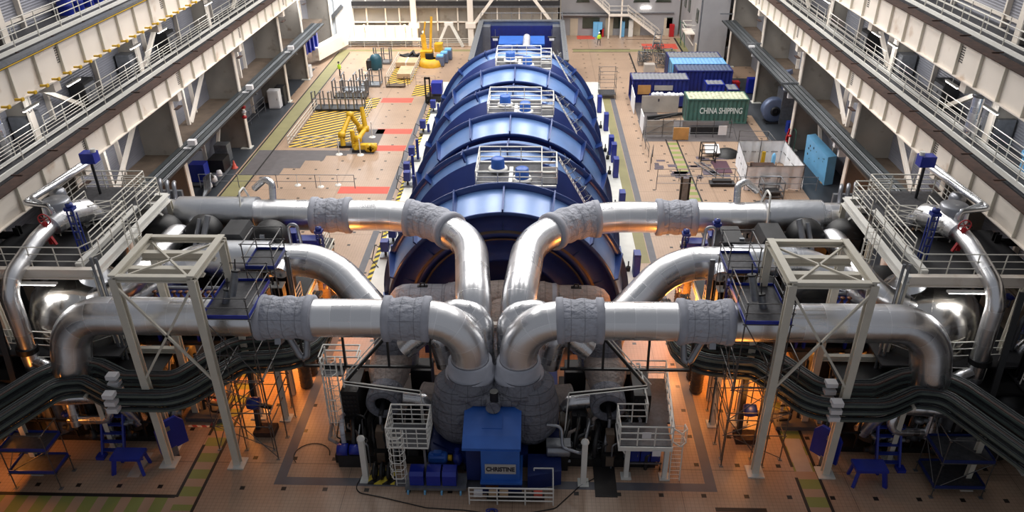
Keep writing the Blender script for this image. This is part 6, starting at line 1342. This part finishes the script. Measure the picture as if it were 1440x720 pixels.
# blue equipment strung along the plinths
t=T('forklift','black and blue lift truck with mast beside the farthest blue hood','lift truck',(-11.4,83.2,0));t.p('mast',MB().box((-12.3,82.4,.1),(-12.15,82.6,3.0)).box((-11.8,82.4,.1),(-11.65,82.6,3.0)).box((-12.3,82.4,2.8),(-11.65,82.6,3.0)),'black');t.p('body',MB().box((-11.6,82.6,1.1),(-10.4,83.8,2.3)),'blue');t.p('chassis',MB().box((-12.2,82.6,.2),(-10.6,83.9,.8)),'dark')
for x in (-12.1,-10.8): t.p('wheel',MB().lathe([(.01,-.1),(.25,-.1),(.25,.1),(.01,.1)],(x,82.7,.25),'X',14),'black')
for k,(x,y) in enumerate(((-11.0,79.3),(-11.3,73.2),(-11.4,66.2),(-11.3,62.5),(-11.0,60.6),(-10.6,50.5),(-10.8,48.4))):
    t=T('jacking_unit','navy hydraulic unit with hoses on the hatched-floor-side plinth, %s from the far end'%ORD[k],'hydraulic unit',(x,y,.16),'navy hydraulic units')
    t.p('box',MB().box((x-.3,y-.3,.7),(x+.25,y+.3,1.5)),'vblue');t.p('stand',MB().box((x-.1,y-.1,.16),(x+.05,y+.1,.7)),'dark');t.p('cylinder',MB().cyl((x+.5,y,.16),(x+.5,y,2.2 if k in (2,3) else 1.1),.13,10),'vblue');t.p('base',MB().box((x-.4,y-.4,.16),(x+.7,y+.4,.3)),'galv')
    t.p('hose',MB().tube([(x-.2,y,.8),(x-.7,y-.2,1.2),(x-.9,y-.8,.3),(x-.3,y-1.6,.2)],.03,6),'black')
for k,(x,y) in enumerate(((6.9,74.2),(7.0,66.2),(6.9,68.0),(6.9,62.8),(6.8,56),(6.9,46.2),(6.6,79.6))):
    t=T('jacking_unit','navy upright cabinet on the container-side plinth, %s of the row'%ORD[k],'hydraulic unit',(x,y,.16),'navy plinth cabinets')
    t.p('box',MB().box((x-.2,y-.4,.16),(x+.25,y+.4,1.9)),'vblue');t.p('door',MB().box((x-.16,y-.43,.3),(x+.2,y-.4,1.8)),'blue');t.p('valve',MB().lathe([(.01,0),(.16,0),(.16,.3),(.01,.3)],(x-.45,y+.5,.16),'Z',12),'black');t.p('pipe',MB().cyl((x-.45,y+.5,.16),(x-.45,y+.5,.9),.05,8),'dark')
one('orange_plug',MB().box((7.2,44.2,0),(7.8,44.9,.3)).cyl((7.5,44.6,.3),(7.5,44.6,.5),.15,10),'red','small red-orange pump on the floor beside the diagonal pipe','pump')
# left aisle items
for k,(x,y,m_,h,w_,lb) in enumerate(((-28.6,81.2,'boxwhite',2.0,1.2,'tall white cabinet at the aisle column, nearer the railings'),(-28.2,82.3,'dark',2.1,.9,'dark upright cabinet beside the tall white one'),(-29.9,84.4,'genblue',2.2,.5,'round headed blue machine on the dark aisle floor'),(-29.0,66.3,'galv',1.7,1.2,'grey round-cornered tank on the wall behind the leaning brace'),(-27.9,92.2,'boxwhite',1.5,.9,'white cabinet at the column by the far corner'))):
    t=T('aisle_cabinet',lb,'cabinet',(x,y,0));t.p('body',MB().box((x-w_/2,y-.5,.06),(x+w_/2,y+.5,h)),m_);t.p('door',MB().box((x-w_/2+.08,y-.54,.2),(x+w_/2-.08,y-.5,h-.1)),m_);t.p('foot',MB().box((x-w_/2,y-.45,0),(x+w_/2,y+.45,.06)),'dark');t.p('handle',MB().box((x+w_/2-.2,y-.58,h*.5),(x+w_/2-.16,y-.54,h*.5+.2)),'galv')
guard('grey pipe railing in front of the tall white cabinet',[(-29.8,71.5,0),(-29.4,80,0)],1.6,3,2.4,'galv',None,.04)
t=T('motor_group','royal blue and black motor group with grey hoses on the dark aisle floor','motor',(-28.6,61.4,0));t.p('blue_box',MB().box((-29.9,60.8,.3),(-28.6,61.8,1.9)),'blue');t.p('black_body',MB().box((-29.2,63,.2),(-27.8,64.6,1.4)),'black');t.p('frame',MB().box((-30,60.4,.1),(-27.7,65,.25)),'galv')
for k in range(6): t.p('hose',MB().tube(fil([(-28.5+.15*k,60.8,.4),(-28.2+.12*k,59.6,1.3+.1*k),(-27.9+.1*k,58.6,.6),(-27.8,57.6+.2*k,.2)],.3),.09,8),'galv')
for y in (59.2,60.4,61.6): t.p('white_cap',MB().lathe([(.01,.5),(.2,.45),(.25,.2),(.25,0)],(-27.7,y,.6),'Z',12),'boxwhite')
t=T('tall_post_valves','white column mounted valve cluster with red caps at the hatched floor side','valve cluster',(-27.5,69.2,3));
for k in range(5): t.p('valve',MB().lathe([(.01,0),(.2,0),(.24,.2),(.01,.3)],(-27.45,68.9+.1*k,3.2+.45*k),'Z',10),'boxwhite' if k%2 else 'red')
one('traffic_cone',MB().lathe([(.01,.75),(.04,.74),(.22,.05),(.3,.04),(.3,0)],(-27.5,64.6,0),'Z',14),'redmat','small orange cone with white base on the dark aisle floor','cone')
t=T('blue_hose_rack','royal blue cloth covers hanging on a rack near the far corner','rack',(-28.3,97,0))
for k in range(4): t.p('cover',MB().box((-28.9+.2*k,95+k*1.0,2.0),(-28.5+.2*k,95.6+k*1.0,4.2)),'blue')
t.p('rail',MB().beam((-28.4,94,4.3),(-27.9,100,4.3),.2,.25),'white')
# blue drums on the upper walkway, light blue tank on the other side
for k in range(4):
    x,y,z=side(-1,27.9),49.5+k*1.25,17.1;t=T('blue_drum','royal blue drum on the upper walkway, %s from the camera'%ORD[k],'drum',(x,y,z),'blue drums on the upper walkway');t.p('shell',MB().lathe([(.01,2.0),(.45,2.0),(.48,1.9),(.46,1.3),(.49,1.25),(.46,1.2),(.46,.6),(.49,.55),(.46,.5),(.46,0)],(x,y,z),'Z',20),'blue');t.p('lid',MB().lathe([(.01,2.06),(.4,2.06),(.42,2.0)],(x,y,z),'Z',18),'vblue')
t=T('standing_tank','light blue upright tank pipe behind the walkway railing on the container side','tank',(side(1,27.9),38.4,11.4));x=side(1,27.9);t.p('shell',MB().cyl((x,38.4,11.4),(x,38.4,16.9),.55,24),'lblue');t.p('flange',MB().lathe([(.55,12.2),(.66,12.2),(.66,12.4),(.55,12.4)],(x,38.4,0),'Z',24),'lblue')
for s,yy_,zz_ in ((1,42.8,11.4),(1,35.5,17.1),(-1,39.6,11.4),(-1,40.4,17.1)):
    x=side(s,26.7 if s>0 else 27.7);t=T('duct_pipe','silver insulated pipe bending up beside the walkway column, %s walkway of the %s side'%('lower' if zz_<12 else 'upper',HF[s]),'pipe',(x,yy_,zz_));t.p('jacket',MB().tube(fil([(x,yy_,zz_),(x,yy_,zz_+3.2),(x+s*.9,yy_+.6,zz_+3.8)],.8),.34,20),'clad2');t.p('collar',MB().lathe([(.34,2.6),(.4,2.6),(.4,2.8),(.34,2.8)],(x,yy_,zz_),'Z',20),'galv')
for s in (-1,1):
    for i,y in enumerate(YC[s][1:4]):
        x=side(s,27.19);c=text(None,'D1' if s<0 else 'C1',(x,y,13.2),.5,'ink',rot=(PI/2,0,0),sx=1) if (s<0 and i==0) else None
        if c:
            c.rotation_euler=(PI/2,0,PI/2);c.location=(side(-1,27.16),42.1,13.4);c.name='column_mark';tagp(c,'black D1 mark painted on the white walkway column','marking')
    for k in range(5):
        x=side(s,28.0);y=36+k*6.5;t=T('wall_panel_box','grey equipment box with rails behind the walkway, %s from the camera, %s side'%(ORD[k],HF[s]),'equipment box',(x,y,11.4),'walkway equipment boxes');t.p('body',MB().box((x-.5,y-.7,11.4),(x+.5,y+.7,13.0)),'galv' if k%2 else 'dark');t.p('door',MB().box((x-s*.53,y-.6,11.6),(x-s*.5,y+.6,12.8)),'mirror');t.p('handle',MB().box((x-s*.58,y-.1,12.1),(x-s*.53,y,12.4)),'galv')
# ================================================================ PEOPLE
def person(lab,x,y,ang,vest,trous,helmet,stride=.22,reach=0):
    h=1.78;t=T('person',lab,'person',(x,y,0));t.o.rotation_euler=(0,0,ang)
    J=[(0,0,.98),(0,0,1.2),(0,.01,1.42),(0,.02,1.52),(0,.03,1.64),(0,.03,1.76), (.1,0,.92),(.11,-stride,.5),(.11,-stride*.6,.08),(.11,-stride*.6-.16,.04), (-.1,0,.92),(-.11,stride*.6,.5),(-.11,stride*1.2,.1),(-.11,stride*1.2-.15,.05),
       (.19,0,1.42),(.24,.05,1.16),(.23,-.08-reach,.95+reach*.5),(.23,-.14-reach,.87+reach*.6),(-.19,0,1.42),(-.25,-.02,1.16),(-.23,-.14,.95),(-.23,-.18,.87)]
    R=[.13,.12,.13,.055,.085,.07, .085,.06,.045,.035,.085,.06,.045,.035,.06,.045,.036,.03,.06,.045,.036,.03]
    Ed=[(0,1),(1,2),(2,3),(3,4),(4,5),(0,6),(6,7),(7,8),(8,9),(0,10),(10,11),(11,12),(12,13),(2,14),(14,15),(15,16),(16,17),(2,18),(18,19),(19,20),(20,21)]
    me=bpy.data.meshes.new('body');me.from_pydata([tuple(V(j)) for j in J],Ed,[]);o=link(bpy.data.objects.new('body',me),t.o)
    sk=o.modifiers.new('skin','SKIN');sk.use_smooth_shade=True
    for i,sv in enumerate(me.skin_vertices[0].data): sv.radius=(R[i],R[i]*.85);sv.use_root=(i==0)
    o.modifiers.new('sub','SUBSURF').render_levels=1;me.materials.append(M[trous])
    L=lambda pts:[V(p)+V((x,y,0)) for p in pts]
    t.p('jacket',MB().lathe([(.19,.95),(.2,1.2),(.21,1.36),(.14,1.47),(.07,1.5)],(x,y,0),'Z',16).tube(L([(.17,0,1.42),(.25,.05,1.16),(.24,-.06-reach,.97+reach*.5)]),[.08,.065,.05],10).tube(L([(-.17,0,1.42),(-.26,-.02,1.16),(-.24,-.12,.97)]),[.08,.065,.05],10),vest)
    t.p('head',MB().lathe([(.01,-.12),(.06,-.1),(.085,-.02),(.09,.05),(.06,.12),(.01,.13)],(x,y+.02,1.65),'Z',14),'skin')
    t.p('helmet',MB().lathe([(.01,.2),(.07,.19),(.115,.12),(.125,.05),(.15,.04)],(x,y+.02,1.65),'Z',16),helmet);return t
pp=P(842,64);person('person in a yellow hi-vis jacket walking across the open floor before the offices',pp.x,pp.y,.4,'hivis','cloth','white')
pp=P(481,104);person('person in a green hi-vis jacket standing behind the grey stanchion racks',pp.x,pp.y-1,2.,'hivis','cloth','dark',.08,.2)
pp=P(606,140);person('person in an orange-red jacket standing by the lift truck beside the blue hood',pp.x+.2,pp.y,1.2,'redmat','cloth','white',.06,.25)
# labels of repeats get their order of distance
from collections import defaultdict
_d=defaultdict(list)
for o in list(COL.objects):
    if o.parent is None and o.get('label'):_d[o['label']].append(o)
for k,l in _d.items():
    if len(l)>1:
        l.sort(key=lambda o:(o.location-CAM).length)
        for i,o in enumerate(l):
            if i<len(ORD):o['label']=k+', '+ORD[i]+' nearest'
# ================================================================ LIGHT
w=bpy.data.worlds.new('hall_air');sc.world=w;w.use_nodes=True
bg=w.node_tree.nodes['Background'];bg.inputs[0].default_value=(.70,.73,.80,1);bg.inputs[1].default_value=WS
def area(x,y,z,sx,sy_,e,c=(1,.97,.93),rot=(0,0,0)):
    l=bpy.data.lights.new('ceiling_or_daylight_fill','AREA');l.shape='RECTANGLE';l.size=sx;l.size_y=sy_;l.energy=e;l.color=c
    o=link(bpy.data.objects.new('ceiling_or_daylight_fill',l));o.location=(x,y,z);o.rotation_euler=rot;return o
for y,e in ((34,LN[0]),(46,LN[1]),(58,LN[2]),(70,LN[3]),(82,LN[4]),(94,LN[5]),(106,LN[6])):
    for x in (-20,-8,4,16):
        area(x,y,33,5,8,e*LK)
def orange(x,y,z,e,r=.25,c=(1,.42,.08)):
    l=bpy.data.lights.new('sodium_lamp','POINT');l.energy=e;l.color=c;l.shadow_soft_size=r
    o=link(bpy.data.objects.new('sodium_lamp',l));o.location=(x,y,z);return o
for a in ORL: orange(*a)
area(-24,100,14,4,6,2500,(.93,.97,1),(0,.5,0))  # added cool light standing in for daylight on the white corner, no ceiling lamp
vs=sc.view_settings;sc.display_settings.display_device='sRGB'
vs.view_transform='Standard';vs.look='None';vs.exposure=EXPO;vs.gamma=1;vs.use_curve_mapping=False
sc.cycles.use_denoising=True
sc.cycles.max_bounces=6;sc.cycles.diffuse_bounces=3;sc.cycles.glossy_bounces=4
sc.cycles.sample_clamp_indirect=4
